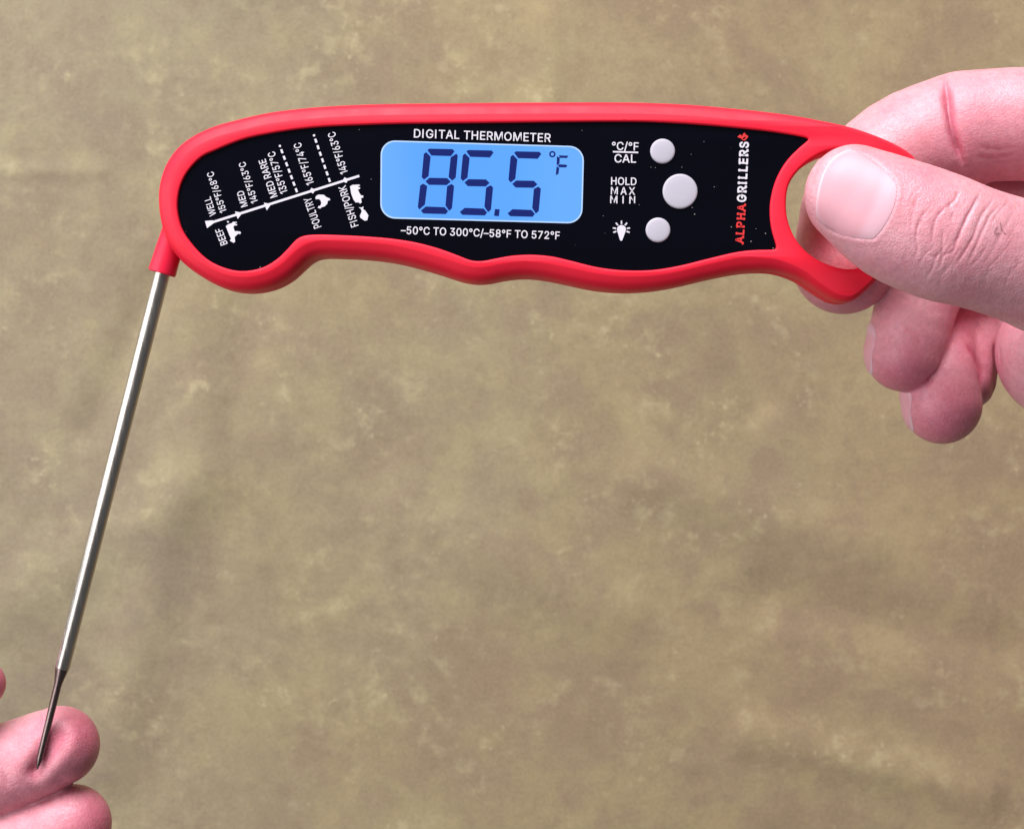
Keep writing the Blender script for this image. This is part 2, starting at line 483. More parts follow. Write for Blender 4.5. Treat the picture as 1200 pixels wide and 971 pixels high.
def flat_poly(name, loops, z, mat, parent, bottom=None, kind=None):
    """A thin sheet (or a slab down to `bottom`) from loops in units: [outer, hole, ...] or several separate outers."""
    verts, faces = [], []
    sheets = loops if isinstance(loops[0], list) and len(loops) and isinstance(loops[0][0], (list, np.ndarray)) and np.ndim(loops[0][0]) == 2 else [loops]
    for si, lp in enumerate(sheets):
        zz = z + 0.004 * si
        idx = []
        ls = []
        for l in lp:
            i0 = len(verts)
            verts.extend([(p[0], p[1], zz) for p in l]); idx.extend(range(i0, i0 + len(l)))
            ls.append([Vector((p[0], p[1], 0)) for p in l])
        for t in tessellate_polygon(ls):
            a, b, c = (idx[i] for i in t)
            A, B, C_ = verts[a], verts[b], verts[c]
            nz = (B[0] - A[0]) * (C_[1] - A[1]) - (B[1] - A[1]) * (C_[0] - A[0])
            faces.append((a, b, c) if nz > 0 else (a, c, b))
        if bottom is not None:
            for l in lp:
                i0 = len(verts)
                m = len(l)
                verts.extend([(p[0], p[1], zz) for p in l]); verts.extend([(p[0], p[1], bottom) for p in l])
                ar = sum(l[i][0] * l[(i + 1) % m][1] - l[(i + 1) % m][0] * l[i][1] for i in range(m))
                for i in range(m):
                    j = (i + 1) % m
                    q = (i0 + i, i0 + m + i, i0 + m + j, i0 + j)
                    faces.append(q if ar > 0 else q[::-1])
    return link(name, mesh(name, verts, faces, smooth=False), mat, parent)

def px_loop(pts, z=-4.0):
    return [tuple(at(x, y, z)[:2]) for x, y in pts]

def crop(pts, ox, oy, s):
    return [(ox + x / s, oy + y / s) for x, y in pts]

ZP = -4.0      # panel face
ZT = -3.7      # print

# ---------------------------------------------------------------- lettering
GLYPHS = {
 'A': (480, [[[16,0],[201,509],[276,509],[463,0],[395,0],[287,302],[264,372],[232,478],[245,478],[213,371],[191,302],[85,0]],[[110,142],[110,199],[370,199],[370,142]]]),
 'B': (457, [[[60,0],[60,509],[241,509],[274,507],[304,501],[329,491],[359,469],[381,442],[394,410],[398,374],[395,344],[387,320],[356,286],[315,267],[315,262],[339,257],[363,245],[385,227],[402,203],[414,173],[418,136],[413,100],[400,67],[377,39],[344,18],[317,8],[284,2],[247,0]],[[125,57],[245,57],[281,60],[309,67],[330,80],[349,105],[355,137],[352,161],[342,184],[327,203],[306,218],[279,228],[248,231],[125,231]],[[125,285],[238,285],[288,296],[308,309],[323,326],[333,348],[336,372],[330,403],[313,429],[283,446],[240,452],[125,452]]]),
 'C': (510, [[[267,-7],[225,-3],[186,7],[150,25],[119,49],[92,79],[70,115],[53,157],[44,203],[40,254],[44,305],[53,352],[70,393],[92,429],[119,459],[150,484],[186,501],[225,512],[267,516],[340,504],[373,490],[402,471],[427,447],[448,418],[463,385],[473,348],[408,348],[389,395],[357,428],[315,449],[267,456],[237,453],[209,445],[184,432],[161,414],[141,391],[125,364],[113,332],[106,295],[103,254],[106,213],[113,177],[125,145],[141,117],[161,94],[184,76],[210,63],[237,56],[267,53],[315,60],[357,81],[389,114],[408,160],[473,160],[463,124],[448,91],[428,62],[402,38],[373,19],[341,5],[305,-4]]]),
 'D': (503, [[[219,0],[96,0],[96,57],[215,57],[254,60],[288,68],[318,81],[343,99],[363,122],[379,149],[390,181],[397,216],[399,255],[397,294],[390,329],[379,361],[364,388],[344,410],[320,428],[291,441],[258,449],[221,452],[93,452],[93,509],[225,509],[273,505],[315,495],[353,478],[385,455],[412,426],[433,391],[449,351],[458,306],[462,255],[458,205],[449,159],[433,119],[411,83],[384,54],[351,31],[312,14],[268,3]],[[125,509],[125,0],[60,0],[60,509]]]),
 'E': (419, [[[60,0],[60,509],[372,509],[372,452],[125,452],[125,286],[355,286],[355,229],[125,229],[125,57],[375,57],[375,0]]]),
 'F': (410, [[[60,0],[60,509],[369,509],[369,452],[125,452],[125,278],[346,278],[346,221],[125,221],[125,0]]]),
 'G': (521, [[[269,-7],[225,-3],[185,7],[149,25],[118,49],[91,79],[69,116],[53,157],[43,203],[40,254],[43,305],[53,352],[69,393],[91,429],[117,459],[149,484],[184,501],[223,512],[265,516],[304,513],[340,504],[374,489],[403,469],[429,445],[449,416],[465,384],[474,349],[408,349],[387,393],[356,427],[315,448],[265,456],[236,453],[209,445],[183,432],[160,414],[141,392],[125,364],[113,332],[106,295],[103,254],[106,213],[113,177],[125,145],[141,117],[161,95],[184,76],[210,63],[238,56],[269,53],[309,57],[345,71],[374,93],[396,123],[407,147],[413,173],[415,202],[434,199],[283,199],[283,256],[478,256],[478,200],[475,160],[466,124],[451,91],[431,62],[406,38],[377,19],[344,5],[308,-4]]]),
 'H': (517, [[[60,0],[60,509],[125,509],[125,289],[392,289],[392,509],[457,509],[457,0],[392,0],[392,232],[125,232],[125,0]]]),
 'I': (301, [[[31,0],[31,57],[118,57],[118,452],[31,452],[31,509],[269,509],[269,452],[183,452],[183,57],[269,57],[269,0]]]),
 'K': (467, [[[104,145],[104,216],[139,261],[174,303],[212,344],[364,509],[448,509],[231,276],[228,276]],[[60,0],[60,509],[125,509],[125,334],[124,225],[125,193],[125,0]],[[372,0],[188,259],[228,309],[449,0]]]),
 'L': (393, [[[60,0],[60,509],[125,509],[125,57],[361,57],[361,0]]]),
 'M': (629, [[[60,0],[60,509],[152,509],[277,187],[287,159],[299,123],[311,84],[322,49],[307,49],[318,83],[330,121],[342,158],[352,187],[476,509],[568,509],[568,0],[504,0],[504,291],[504,327],[505,369],[506,413],[507,457],[513,457],[498,409],[482,363],[467,322],[456,291],[342,0],[286,0],[170,291],[159,321],[145,361],[129,408],[112,457],[119,457],[120,416],[121,372],[122,328],[122,291],[122,0]]]),
 'N': (524, [[[60,0],[60,509],[136,509],[343,183],[363,151],[388,107],[414,55],[405,54],[401,108],[399,157],[399,195],[399,509],[463,509],[463,0],[387,0],[202,290],[177,331],[148,381],[108,452],[119,454],[122,384],[124,328],[125,291],[125,0]]]),
 'O': (534, [[[267,-7],[225,-3],[186,7],[150,25],[119,49],[92,79],[70,115],[53,157],[44,203],[40,254],[44,305],[53,352],[70,393],[92,429],[119,459],[150,484],[186,501],[225,512],[267,516],[309,512],[348,501],[384,484],[415,459],[442,429],[464,393],[480,352],[490,305],[493,254],[490,203],[480,157],[464,115],[442,79],[415,49],[384,25],[348,7],[309,-3]],[[267,53],[296,55],[324,63],[349,76],[372,94],[392,116],[408,144],[420,176],[428,213],[430,254],[428,295],[420,332],[408,365],[392,392],[372,415],[349,433],[324,446],[296,453],[267,456],[237,453],[210,445],[184,433],[161,415],[142,392],[125,364],[113,332],[106,295],[103,254],[106,213],[113,176],[125,144],[142,117],[161,94],[184,76],[210,63],[237,55]]]),
 'P': (445, [[[60,0],[60,509],[235,509],[272,506],[305,499],[332,487],[356,471],[375,452],[390,430],[400,404],[407,377],[409,348],[407,318],[400,291],[390,265],[375,243],[356,223],[332,207],[305,195],[272,188],[235,186],[109,186],[109,242],[233,242],[269,246],[297,256],[318,272],[333,294],[342,319],[344,348],[342,376],[333,402],[318,423],[297,439],[268,449],[232,452],[125,452],[125,0]]]),
 'R': (449, [[[60,0],[60,509],[236,509],[273,506],[305,500],[333,489],[367,465],[390,433],[401,408],[407,381],[409,352],[407,323],[401,296],[390,271],[367,240],[333,217],[305,206],[273,200],[236,198],[96,198],[96,255],[234,255],[269,258],[298,267],[319,281],[334,300],[342,324],[345,352],[342,380],[334,405],[319,425],[298,440],[269,449],[233,452],[125,452],[125,0]],[[353,0],[230,229],[303,229],[428,0]]]),
 'S': (447, [[[224,-9],[188,-7],[156,-1],[128,9],[102,23],[81,40],[64,60],[51,83],[42,109],[38,137],[104,137],[110,110],[123,88],[142,71],[166,59],[224,49],[257,52],[286,60],[311,74],[329,92],[341,114],[346,139],[342,161],[332,179],[296,205],[245,222],[184,239],[145,253],[112,269],[86,289],[67,313],[56,341],[52,372],[58,413],[75,448],[92,468],[113,484],[138,498],[165,508],[195,514],[227,516],[259,514],[289,508],[316,498],[351,476],[377,449],[394,415],[401,378],[337,378],[326,412],[302,437],[280,449],[254,456],[225,459],[194,456],[167,448],[145,435],[129,418],[118,398],[115,376],[119,352],[131,334],[169,308],[212,293],[264,279],[312,264],[359,238],[395,198],[405,171],[408,139],[403,99],[386,64],[370,43],[349,25],[323,11],[294,0],[261,-7]]]),
 'T': (449, [[[32,452],[32,509],[417,509],[417,452],[257,452],[257,0],[193,0],[193,452]]]),
 'U': (518, [[[259,-8],[220,-6],[186,2],[154,15],[126,33],[103,55],[85,80],[71,108],[63,140],[60,173],[60,509],[124,509],[124,178],[128,144],[141,113],[160,87],[187,68],[220,56],[259,52],[298,56],[331,68],[357,87],[377,113],[389,144],[393,178],[393,509],[457,509],[457,173],[454,140],[446,108],[433,80],[414,55],[391,33],[363,15],[332,2],[297,-6]]]),
 'W': (687, [[[155,0],[16,509],[82,509],[163,196],[175,145],[187,94],[197,40],[189,40],[200,94],[211,145],[224,196],[306,509],[380,509],[462,196],[474,145],[486,94],[497,40],[488,40],[499,94],[510,145],[523,196],[603,509],[670,509],[530,0],[455,0],[368,323],[351,391],[336,475],[350,475],[335,395],[318,323],[230,0]]]),
 'X': (475, [[[18,0],[217,284],[217,236],[29,509],[104,509],[178,400],[204,361],[223,329],[243,292],[232,292],[252,329],[272,361],[298,400],[374,509],[446,509],[259,239],[259,287],[456,0],[382,0],[292,129],[268,165],[250,195],[230,231],[244,231],[225,196],[206,166],[182,129],[91,0]]]),
 'Y': (472, [[[203,0],[203,208],[16,509],[91,509],[192,344],[222,292],[250,230],[224,230],[251,293],[280,344],[381,509],[455,509],[268,208],[268,0]]]),
 '0': (453, [[[227,-7],[191,-3],[158,7],[130,24],[105,48],[85,77],[69,113],[57,155],[50,202],[48,254],[50,306],[57,353],[69,395],[85,431],[106,461],[130,484],[159,502],[191,512],[227,516],[262,512],[295,502],[323,484],[348,461],[368,431],[384,395],[396,353],[403,306],[405,254],[403,202],[396,155],[384,113],[368,77],[348,48],[323,24],[295,7],[263,-3]],[[227,50],[261,56],[290,74],[306,92],[320,116],[330,144],[338,176],[342,213],[344,254],[342,295],[338,332],[330,365],[320,393],[306,416],[290,435],[261,453],[227,460],[192,453],[163,435],[147,416],[134,393],[123,365],[115,332],[111,295],[109,254],[111,213],[115,176],[123,144],[134,116],[147,92],[163,74],[192,56]]]),
 '1': (453, [[[76,0],[76,55],[391,55],[391,0]],[[276,509],[276,0],[212,0],[212,448],[209,448],[86,358],[86,427],[198,509]]]),
 '2': (453, [[[64,0],[64,47],[234,229],[282,282],[311,327],[320,371],[317,397],[308,419],[293,436],[273,449],[224,460],[196,457],[172,447],[153,433],[139,413],[130,390],[127,362],[66,362],[68,391],[75,418],[86,442],[111,473],[143,496],[168,507],[196,513],[225,516],[254,513],[281,507],[306,497],[337,474],[361,445],[376,411],[381,372],[371,318],[336,259],[267,180],[153,60],[153,57],[389,57],[389,0]]]),
 '3': (453, [[[218,-7],[188,-5],[159,1],[133,10],[98,30],[70,57],[52,91],[44,132],[109,132],[115,107],[126,87],[144,71],[165,59],[219,50],[275,61],[297,74],[315,93],[325,116],[329,145],[326,172],[316,196],[299,217],[275,234],[242,244],[201,248],[157,248],[157,299],[288,448],[288,452],[70,452],[70,509],[372,509],[372,461],[211,278],[211,289],[247,290],[279,286],[308,276],[333,262],[354,244],[371,222],[383,198],[391,173],[393,145],[390,116],[383,90],[370,66],[354,45],[333,27],[309,12],[281,2],[251,-5]]]),
 '4': (453, [[[40,105],[40,158],[247,509],[311,509],[109,166],[109,163],[413,163],[413,105]],[[282,0],[282,121],[282,146],[282,318],[343,318],[343,0]]]),
 '5': (453, [[[221,-7],[192,-5],[165,1],[140,11],[108,32],[83,60],[66,93],[60,130],[122,130],[127,108],[138,89],[173,60],[221,50],[250,53],[276,64],[298,82],[314,104],[324,131],[328,162],[324,193],[314,221],[297,244],[275,262],[248,273],[218,277],[167,268],[128,246],[67,253],[96,509],[366,509],[366,452],[151,452],[134,301],[136,301],[178,325],[229,334],[263,330],[294,321],[321,306],[345,285],[364,260],[379,231],[388,199],[391,163],[388,132],[381,102],[369,76],[352,52],[332,32],[309,15],[282,3],[253,-4]]]),
 '6': (453, [[[226,-7],[196,-4],[168,3],[142,15],[119,31],[100,51],[84,74],[73,101],[66,130],[64,162],[68,199],[80,239],[137,340],[252,509],[322,509],[151,261],[145,261],[165,288],[196,307],[235,314],[265,312],[291,305],[316,295],[346,271],[370,240],[380,215],[387,187],[389,157],[387,127],[379,98],[368,73],[352,50],[333,30],[310,14],[284,3],[257,-4]],[[226,48],[254,52],[279,63],[299,79],[314,101],[324,128],[327,157],[324,187],[314,213],[299,235],[279,251],[254,262],[226,265],[198,262],[174,252],[153,235],[138,214],[128,188],[125,158],[128,128],[138,102],[153,79],[174,63],[198,52]]]),
 '7': (453, [[[97,0],[323,448],[323,452],[62,452],[62,509],[391,509],[391,449],[165,0]]]),
 '8': (453, [[[226,-7],[193,-5],[163,1],[136,11],[101,33],[74,62],[57,96],[52,135],[55,166],[65,195],[81,220],[101,241],[125,256],[153,265],[153,267],[119,282],[93,308],[76,342],[70,380],[75,417],[90,450],[114,477],[146,498],[170,508],[197,514],[226,516],[255,514],[282,508],[306,498],[337,477],[361,450],[377,417],[382,380],[376,342],[359,308],[333,282],[300,267],[300,265],[327,256],[351,241],[372,220],[387,195],[397,166],[401,135],[395,96],[378,62],[352,33],[317,11],[289,1],[259,-5]],[[226,49],[258,52],[285,60],[307,74],[323,91],[333,113],[337,139],[333,165],[322,189],[305,208],[283,223],[256,232],[226,235],[196,232],[169,223],[147,208],[130,189],[119,165],[115,139],[119,113],[129,91],[145,74],[167,60],[195,52]],[[226,290],[274,300],[293,313],[307,330],[316,351],[319,376],[316,399],[308,420],[294,437],[275,449],[226,460],[177,449],[159,437],[145,420],[136,399],[133,376],[136,351],[145,330],[159,313],[178,300]]]),
 '°': (317, [[[158,283],[128,287],[101,298],[77,316],[59,340],[47,367],[43,397],[47,428],[59,455],[77,479],[101,497],[128,509],[158,513],[188,509],[216,497],[239,479],[257,455],[269,428],[273,397],[269,367],[257,340],[239,316],[216,298],[188,287]],[[158,334],[190,343],[213,366],[222,397],[213,430],[190,453],[158,462],[126,453],[103,430],[95,397],[103,366],[126,343]]]),
 '/': (250, [[[235,533],[71,-76],[14,-76],[178,533]]]),
 '–': (350, [[[350,244],[350,188],[0,188],[0,244]]]),
}

GLYPHS['I'] = (250, [[(70, 0), (70, 509), (135, 509), (135, 0)]])
GLYPHS['1'] = (330, [GLYPHS['1'][1][1]])
GLYPHS[' '] = (190, [])

def area2(l):
    return 0.5 * sum(l[i][0] * l[(i + 1) % len(l)][1] - l[(i + 1) % len(l)][0] * l[i][1] for i in range(len(l)))

def inside(p, l):
    c = False
    for i in range(len(l)):
        (x0, y0), (x1, y1) = l[i - 1], l[i]
        if (y0 > p[1]) != (y1 > p[1]) and p[0] < (x1 - x0) * (p[1] - y0) / (y1 - y0) + x0: c = not c
    return c

def embolden(l, k):
    n = len(l); out = []
    for i in range(n):
        a, b, c = np.array(l[i - 1], float), np.array(l[i], float), np.array(l[(i + 1) % n], float)
        u, v = b - a, c - b
        u /= max(np.linalg.norm(u), 1e-6); v /= max(np.linalg.norm(v), 1e-6)
        n1, n2 = np.array([-u[1], u[0]]), np.array([-v[1], v[0]])
        m = n1 + n2; m = m / max(m @ m / 2, 0.35)
        out.append(tuple(b + m * k))
    return out

def text(name, s, p0, p1, cap, mat, parent, bold=10, spacing=0, slab=False, z=ZT):
    """Lettering whose ink runs from p0 to p1 along the baseline (photograph pixels), capitals `cap` pixels tall."""
    a, b = at(*p0, z)[:2], at(*p1, z)[:2]
    e = (b - a); L = np.linalg.norm(e); e /= L
    up = np.array([-e[1], e[0]])
    x = 0; sheets = []
    for ch in s:
        adv, cs = GLYPHS[ch]
        outer = [c for c in cs if len(c) > 2]
        # outer contours of this font run clockwise, so a positive area is a hole
        solids = [c for c in outer if area2(c) < 0]; holes = [c for c in outer if area2(c) > 0]
        for o in solids:
            hs = [embolden(h, bold) for h in holes if inside(h[0], o)]
            sheets.append([[(q[0] + x, q[1]) for q in l] for l in [embolden(o, bold)] + hs])
        if slab and cs:
            mnx = min(q[0] for c in cs for q in c) + x; mxx = max(q[0] for c in cs for q in c) + x
            def rect(x0, x1, y0, y1): sheets.append([[(x0, y0), (x1, y0), (x1, y1), (x0, y1)]])
            t = 95; ov = 46
            stems = {'A': [(mnx, 0), (mxx, 0)], 'L': [(mnx + 40, 0), (mnx + 40, 1)], 'P': [(mnx + 40, 0), (mnx + 20, 1)],
                     'H': [(mnx + 40, 0), (mnx + 40, 1), (mxx - 40, 0), (mxx - 40, 1)], 'R': [(mnx + 40, 0), (mnx + 20, 1), (mxx - 10, 0)],
                     'I': [((mnx + mxx) / 2, 0), ((mnx + mxx) / 2, 1)], 'E': [(mnx + 20, 0), (mnx + 20, 1)], 'G': [(mxx - 40, 0.42)], 'S': []}.get(ch, [])
            for sx, k in stems:
                y0 = {0: 0, 1: 509 - t}.get(k, 200)
                rect(sx - 40 - ov, sx + 40 + ov, y0 - (8 if k == 0 else 0), y0 + t + (8 if k == 1 else 0))
        x += adv + spacing + 2 * bold * 0.6
    xs = [q[0] for sh in sheets for q in sh[0]]
    x0, x1 = min(xs), max(xs)
    kx = L / (x1 - x0); ky = cap * (D - z) / D / 509.0
    conv = lambda l: [tuple(a + e * ((q[0] - x0) * kx) + up * (q[1] * ky)) for q in l]
    return flat_poly(name, [[conv(l) for l in sh] for sh in sheets], z, mat, parent)

def disc(c, r, n=24):
    return [(c[0] + r * math.cos(2 * math.pi * i / n), c[1] + r * math.sin(2 * math.pi * i / n)) for i in range(n)]

def bar(p, q, w, cap=True):
    p, q = np.array(p, float), np.array(q, float)
    d = (q - p) / np.linalg.norm(q - p); n = np.array([-d[1], d[0]]) * w / 2
    return [tuple(p - n), tuple(q - n), tuple(q + n), tuple(p + n)]

def lathe(name, pts, a, b, mat, parent, n=40, angle=35):
    """Surface of revolution: pts = [(distance along a->b in units, radius)]"""
    a, b = np.array(a, float), np.array(b, float)
    ax = (b - a) / np.linalg.norm(b - a)
    u = np.cross(ax, [0, 0, 1.0] if abs(ax[2]) < 0.9 else [1.0, 0, 0]); u /= np.linalg.norm(u); v = np.cross(ax, u)
    verts, faces = [], []
    for t, r in pts:
        for i in range(n):
            th = 2 * math.pi * i / n
            verts.append(a + ax * t + (u * math.cos(th) + v * math.sin(th)) * r)
    for k in range(len(pts) - 1):
        for i in range(n):
            j = (i + 1) % n
            faces.append((k * n + i, (k + 1) * n + i, (k + 1) * n + j, k * n + j))
    faces.append(tuple(range(n))); faces.append(tuple(range((len(pts) - 1) * n, len(pts) * n))[::-1])
    me = mesh(name, verts, faces)
    bm = bmesh.new(); bm.from_mesh(me); bmesh.ops.recalc_face_normals(bm, faces=bm.faces); bm.to_mesh(me); bm.free()
    me.set_sharp_from_angle(angle=math.radians(angle))
    return link(name, me, mat, parent)

# ---------------------------------------------------------------- thermometer
def build_thermometer():
    root = bpy.data.objects.new('food_thermometer', None)
    COL.objects.link(root)
    root.empty_display_size = 0.02
    root.location = tuple(at(560, 230, -36) * S)
    bpy.context.view_layer.update()
    tag(root, 'red folding digital thermometer with lit blue screen, black panel and extended steel probe', 'thermometer')
    build_body(root)
    # panel: a glossy sheet with a softly rolled edge
    Np = inward(RPAN)
    verts, faces = [], []
    rings = []
    for o, z in [(0.15, ZP - 3), (0.15, ZP - 0.5), (0.5, ZP - 0.12), (1.2, ZP)]:
        i0 = len(verts); P = RPAN + Np * o
        verts.extend([(p[0], p[1], z) for p in P]); rings.append(list(range(i0, i0 + len(P))))
    for a, b in zip(rings, rings[1:]):
        for i in range(len(a)):
            j = (i + 1) % len(a); faces.append((a[i], a[j], b[j], b[i]))
    for t in tessellate_polygon([[Vector((verts[i][0], verts[i][1], 0)) for i in rings[-1]]]):
        a, b, c = (rings[-1][i] for i in t)
        A, B, C_ = verts[a], verts[b], verts[c]
        faces.append((a, b, c) if (B[0] - A[0]) * (C_[1] - A[1]) - (B[1] - A[1]) * (C_[0] - A[0]) > 0 else (a, c, b))
    panel = link('face_panel', mesh('face_panel', verts, faces, angle=30), M_PANEL, root)
    tag(panel, 'glossy black printed face panel')

    # --- screen
    def rrect(tl, tr, br, bl, r, n=8):
        P = [np.array(p, float) for p in (tl, tr, br, bl)]
        out = []
        for i in range(4):
            c, p, q = P[i], P[i - 1], P[(i + 1) % 4]
            u = (p - c) / np.linalg.norm(p - c); v = (q - c) / np.linalg.norm(q - c)
            for t in np.linspace(0, 1, n):
                s, g = math.sin(t * math.pi / 2), math.cos(t * math.pi / 2)
                out.append(tuple(c + u * r * (1 - s) + v * r * (1 - g)))
        return out
    sc_px = rrect((446.2, 164.3), (684.6, 171.6), (682.2, 262.2), (445.6, 255.8), 17)
    in_px = rrect((447.8, 165.9), (683, 173.1), (680.7, 260.6), (447.2, 254.2), 15.8)
    flat_poly('screen_border', [px_loop(sc_px, ZT), px_loop(in_px, ZT)], ZT, M_EDGE, panel)
    screen = flat_poly('screen', [px_loop(rrect((447.2, 165.3), (683.6, 172.5), (681.3, 261.2), (446.6, 254.8), 16.2), ZT)], ZP + 0.12, M_SCREEN, root)
    tag(screen, 'blue backlit screen reading 85.5 degrees F')
    SEG = {'a': [(176,206),(188,196),(345,199),(358,214),(334,246),(203,242)], 'f': [(168,219),(198,250),(184,380),(153,404),(138,386),(152,232)],
           'b': [(369,230),(380,242),(366,390),(342,410),(318,386),(332,255)], 'g': [(190,391),(308,393),(332,417),(305,440),(186,438),(163,414)],
           'e': [(148,430),(175,446),(160,570),(122,603),(112,586),(128,442)], 'c': [(338,432),(355,446),(341,595),(322,612),(297,576),(308,448)],
           'd': [(165,583),(292,588),(315,614),(300,634),(150,630),(132,611)]}
    ZS = ZP + 0.45
    def digit(segs, dx, dy):
        sheets = [[px_loop(crop([(x + dx, y + dy) for x, y in SEG[k]], 470, 140, 5.714), ZS)] for k in segs]
        return flat_poly('digit', sheets, ZS, M_SEG, screen)
    digit('abcdefg', 0, 0); digit('afgcd', 261, 9); digit('afgcd', 581, 18)
    flat_poly('decimal_point', [px_loop(crop([(629,600),(660,602),(655,648),(622,645)], 470, 140, 5.714), ZS)], ZS, M_SEG, screen)
    dc = (470 + 1013 / 5.714, 140 + 233 / 5.714)
    flat_poly('degree_symbol', [px_loop(disc(dc, 3.8), ZS), px_loop(disc(dc, 1.9), ZS)], ZS, M_SEG, screen)
    F = [[(1060,243),(1117,245),(1110,257),(1063,256)], [(1045,250),(1061,259),(1058,297),(1044,305)], [(1062,303),(1104,305),(1111,312),(1102,320),(1061,319),(1052,311)], [(1043,318),(1057,326),(1052,364),(1038,370)]]
    flat_poly('unit_letter', [[px_loop(crop(embolden(f if area2(f) < 0 else f[::-1], 2.0), 470, 140, 5.714), ZS)] for f in F], ZS, M_SEG, screen)

    # --- printed lettering on the panel
    W = 'printed_text'
    text(W, 'DIGITAL THERMOMETER', (484.9, 161.2), (645.4, 166.6), 9.8, M_PRINT, panel, bold=9, spacing=10)
    text(W, '–50°C TO 300°C/–58°F TO 572°F', (469.6, 274.0), (655.8, 280.4), 8.8, M_PRINT, panel, bold=10, spacing=2)
    text(W, '°C/°F', (717, 175.6), (748.2, 176.4), 9.2, M_PRINT, panel, bold=10)
    text(W, 'CAL', (720, 190.3), (745.3, 190.7), 9.4, M_PRINT, panel, bold=10)
    text(W, 'HOLD', (716, 216.4), (745.8, 217), 8.6, M_PRINT, panel, bold=11)
    text(W, 'MAX', (715.8, 227.7), (744.2, 228.2), 8.4, M_PRINT, panel, bold=12, spacing=140)
    text(W, 'MIN', (715, 238), (744.2, 238.6), 8.4, M_PRINT, panel, bold=12, spacing=250)
    flat_poly('printed_line', [px_loop(bar((718.2, 177.9), (747.9, 178.8), 1.8), ZT)], ZT, M_PRINT, panel)
    text(W, 'WELL', (253.4, 251.6), (246.6, 230.2), 7.8, M_PRINT, panel, bold=8)
    text(W, '155°F/68°C', (265.6, 247.6), (249.6, 200.6), 7.8, M_PRINT, panel, bold=7)
    text(W, 'MED', (290.3, 241.2), (285.0, 223.0), 7.9, M_PRINT, panel, bold=8)
    text(W, '145°F/63°C', (302.4, 236.6), (287.0, 189.2), 7.9, M_PRINT, panel, bold=7)
    text(W, 'MED RARE', (325.2, 230), (311, 186), 8.4, M_PRINT, panel, bold=8)
    text(W, '135°F/57°C', (337.1, 225.2), (321.6, 177), 8.6, M_PRINT, panel, bold=7)
    text(W, '165°F/74°C', (368, 215), (352.2, 166.6), 8.8, M_PRINT, panel, bold=7)
    text(W, '145°F/63°C', (407.8, 202.2), (392.2, 154), 8.8, M_PRINT, panel, bold=7)
    text(W, 'POULTRY', (376.6, 265.5), (364, 230.6), 8.8, M_PRINT, panel, bold=7)
    text(W, 'FISH/PORK', (420.2, 264.2), (404.8, 216.8), 8.8, M_PRINT, panel, bold=7)
    text(W, 'BEEF', (266.7, 285.3), (259.7, 266.8), 8.2, M_PRINT, panel, bold=8)
    text('printed_logo_text', 'ALPHA', (871.0, 286.6), (873.9, 238.6), 9.2, M_REDPRINT, panel, bold=26, slab=True, spacing=70)
    text('printed_logo_text', 'GRILLERS', (873.9, 237.0), (877.2, 166.4), 10.0, M_PRINT, panel, bold=26, slab=True, spacing=70)
    FL = [[(150,98),(172,78),(186,92),(196,70),(206,66),(212,80),(232,92),(222,108),(206,124),(190,122),(178,108)]]
    HL = [(184,104),(194,106),(204,96),(214,98),(206,112),(194,116)]
    flat_poly('printed_flame', [px_loop(crop(FL[0], 840, 145, 6.264), ZT), px_loop(crop(HL, 840, 145, 6.264), ZT)], ZT, M_REDPRINT, panel)
    # scale line, arrows, dots, dashes
    sheets = [[px_loop(bar((243, 262.3), (421, 206.2), 2.7), ZT)]]
    for tri in ([(240.2,259),(242.6,267.4),(252,260.4),(249.5,258.2)], [(275.3,247.8),(278.6,256.6),(284,249.4)], [(309.2,237.6),(312.6,246.6),(318,239)]):
        sheets.append([px_loop(tri, ZT)])
    for c in ((366, 223.5), (404.8, 211.2)):
        sheets.append([px_loop([(c[0] - 3.6, c[1] + 1.1), (c[0] - 1, c[1] - 3.3), (c[0] + 3.6, c[1] - 1.1), (c[0] + 1, c[1] + 3.3)], ZT)])
    flat_poly('printed_scale_line', sheets, ZT, M_PRINT, panel)
    for p, q, n in (((328, 171.2), (347.8, 224.4), 8), ((368, 158.8), (386.4, 212.4), 8)):
        p, q = np.array(p), np.array(q); d = (q - p) / np.linalg.norm(q - p)
        sh = [[px_loop(disc(p, 1.4, 10), ZT)]]
        for i in range(1, n):
            c = p + (q - p) * i / (n - 1) - d * 1.5
            sh.append([px_loop(bar(c - d * 2.4, c + d * 2.4, 2.5), ZT)])
        flat_poly('printed_dashes', sh, ZT, M_PRINT, panel)
    COW = [(280,688),(300,672),(335,660),(350,646),(385,648),(383,656),(362,660),(388,672),(386,681),(358,682),(352,700),(366,738),(385,735),(418,740),(424,752),(415,765),(398,758),(385,770),(364,790),(368,838),(352,846),(318,825),(330,808),(312,770)]
    flat_poly('printed_cow', [[px_loop(crop(COW, 230, 180, 8.09), ZT)], [px_loop(crop([(288,642),(306,640),(312,652),(298,656)], 230, 180, 8.09), ZT)]], ZT, M_PRINT, panel)
    HEN = [(413,600),(424,584),(440,577),(480,578),(505,598),(530,608),(534,622),(515,626),(510,650),(490,672),(462,680),(455,690),(432,685),(438,672),(455,665),(462,645),(455,622),(440,612),(418,615)]
    flat_poly('printed_hen', [px_loop(crop(HEN, 310, 145, 6.94), ZT)], ZT, M_PRINT, panel)
    PIG = [(695,510),(715,498),(770,495),(778,503),(757,510),(778,520),(775,530),(759,535),(770,560),(783,582),(803,585),(803,600),(785,605),(790,640),(778,650),(765,640),(740,640),(722,615),(705,570)]
    flat_poly('printed_pig', [px_loop(crop(PIG, 310, 145, 6.94), ZT)], ZT, M_PRINT, panel)
    FISH = [(765,680),(788,682),(805,672),(801,695),(818,705),(845,745),(835,785),(815,790),(780,765),(775,750),(790,715),(785,694)]
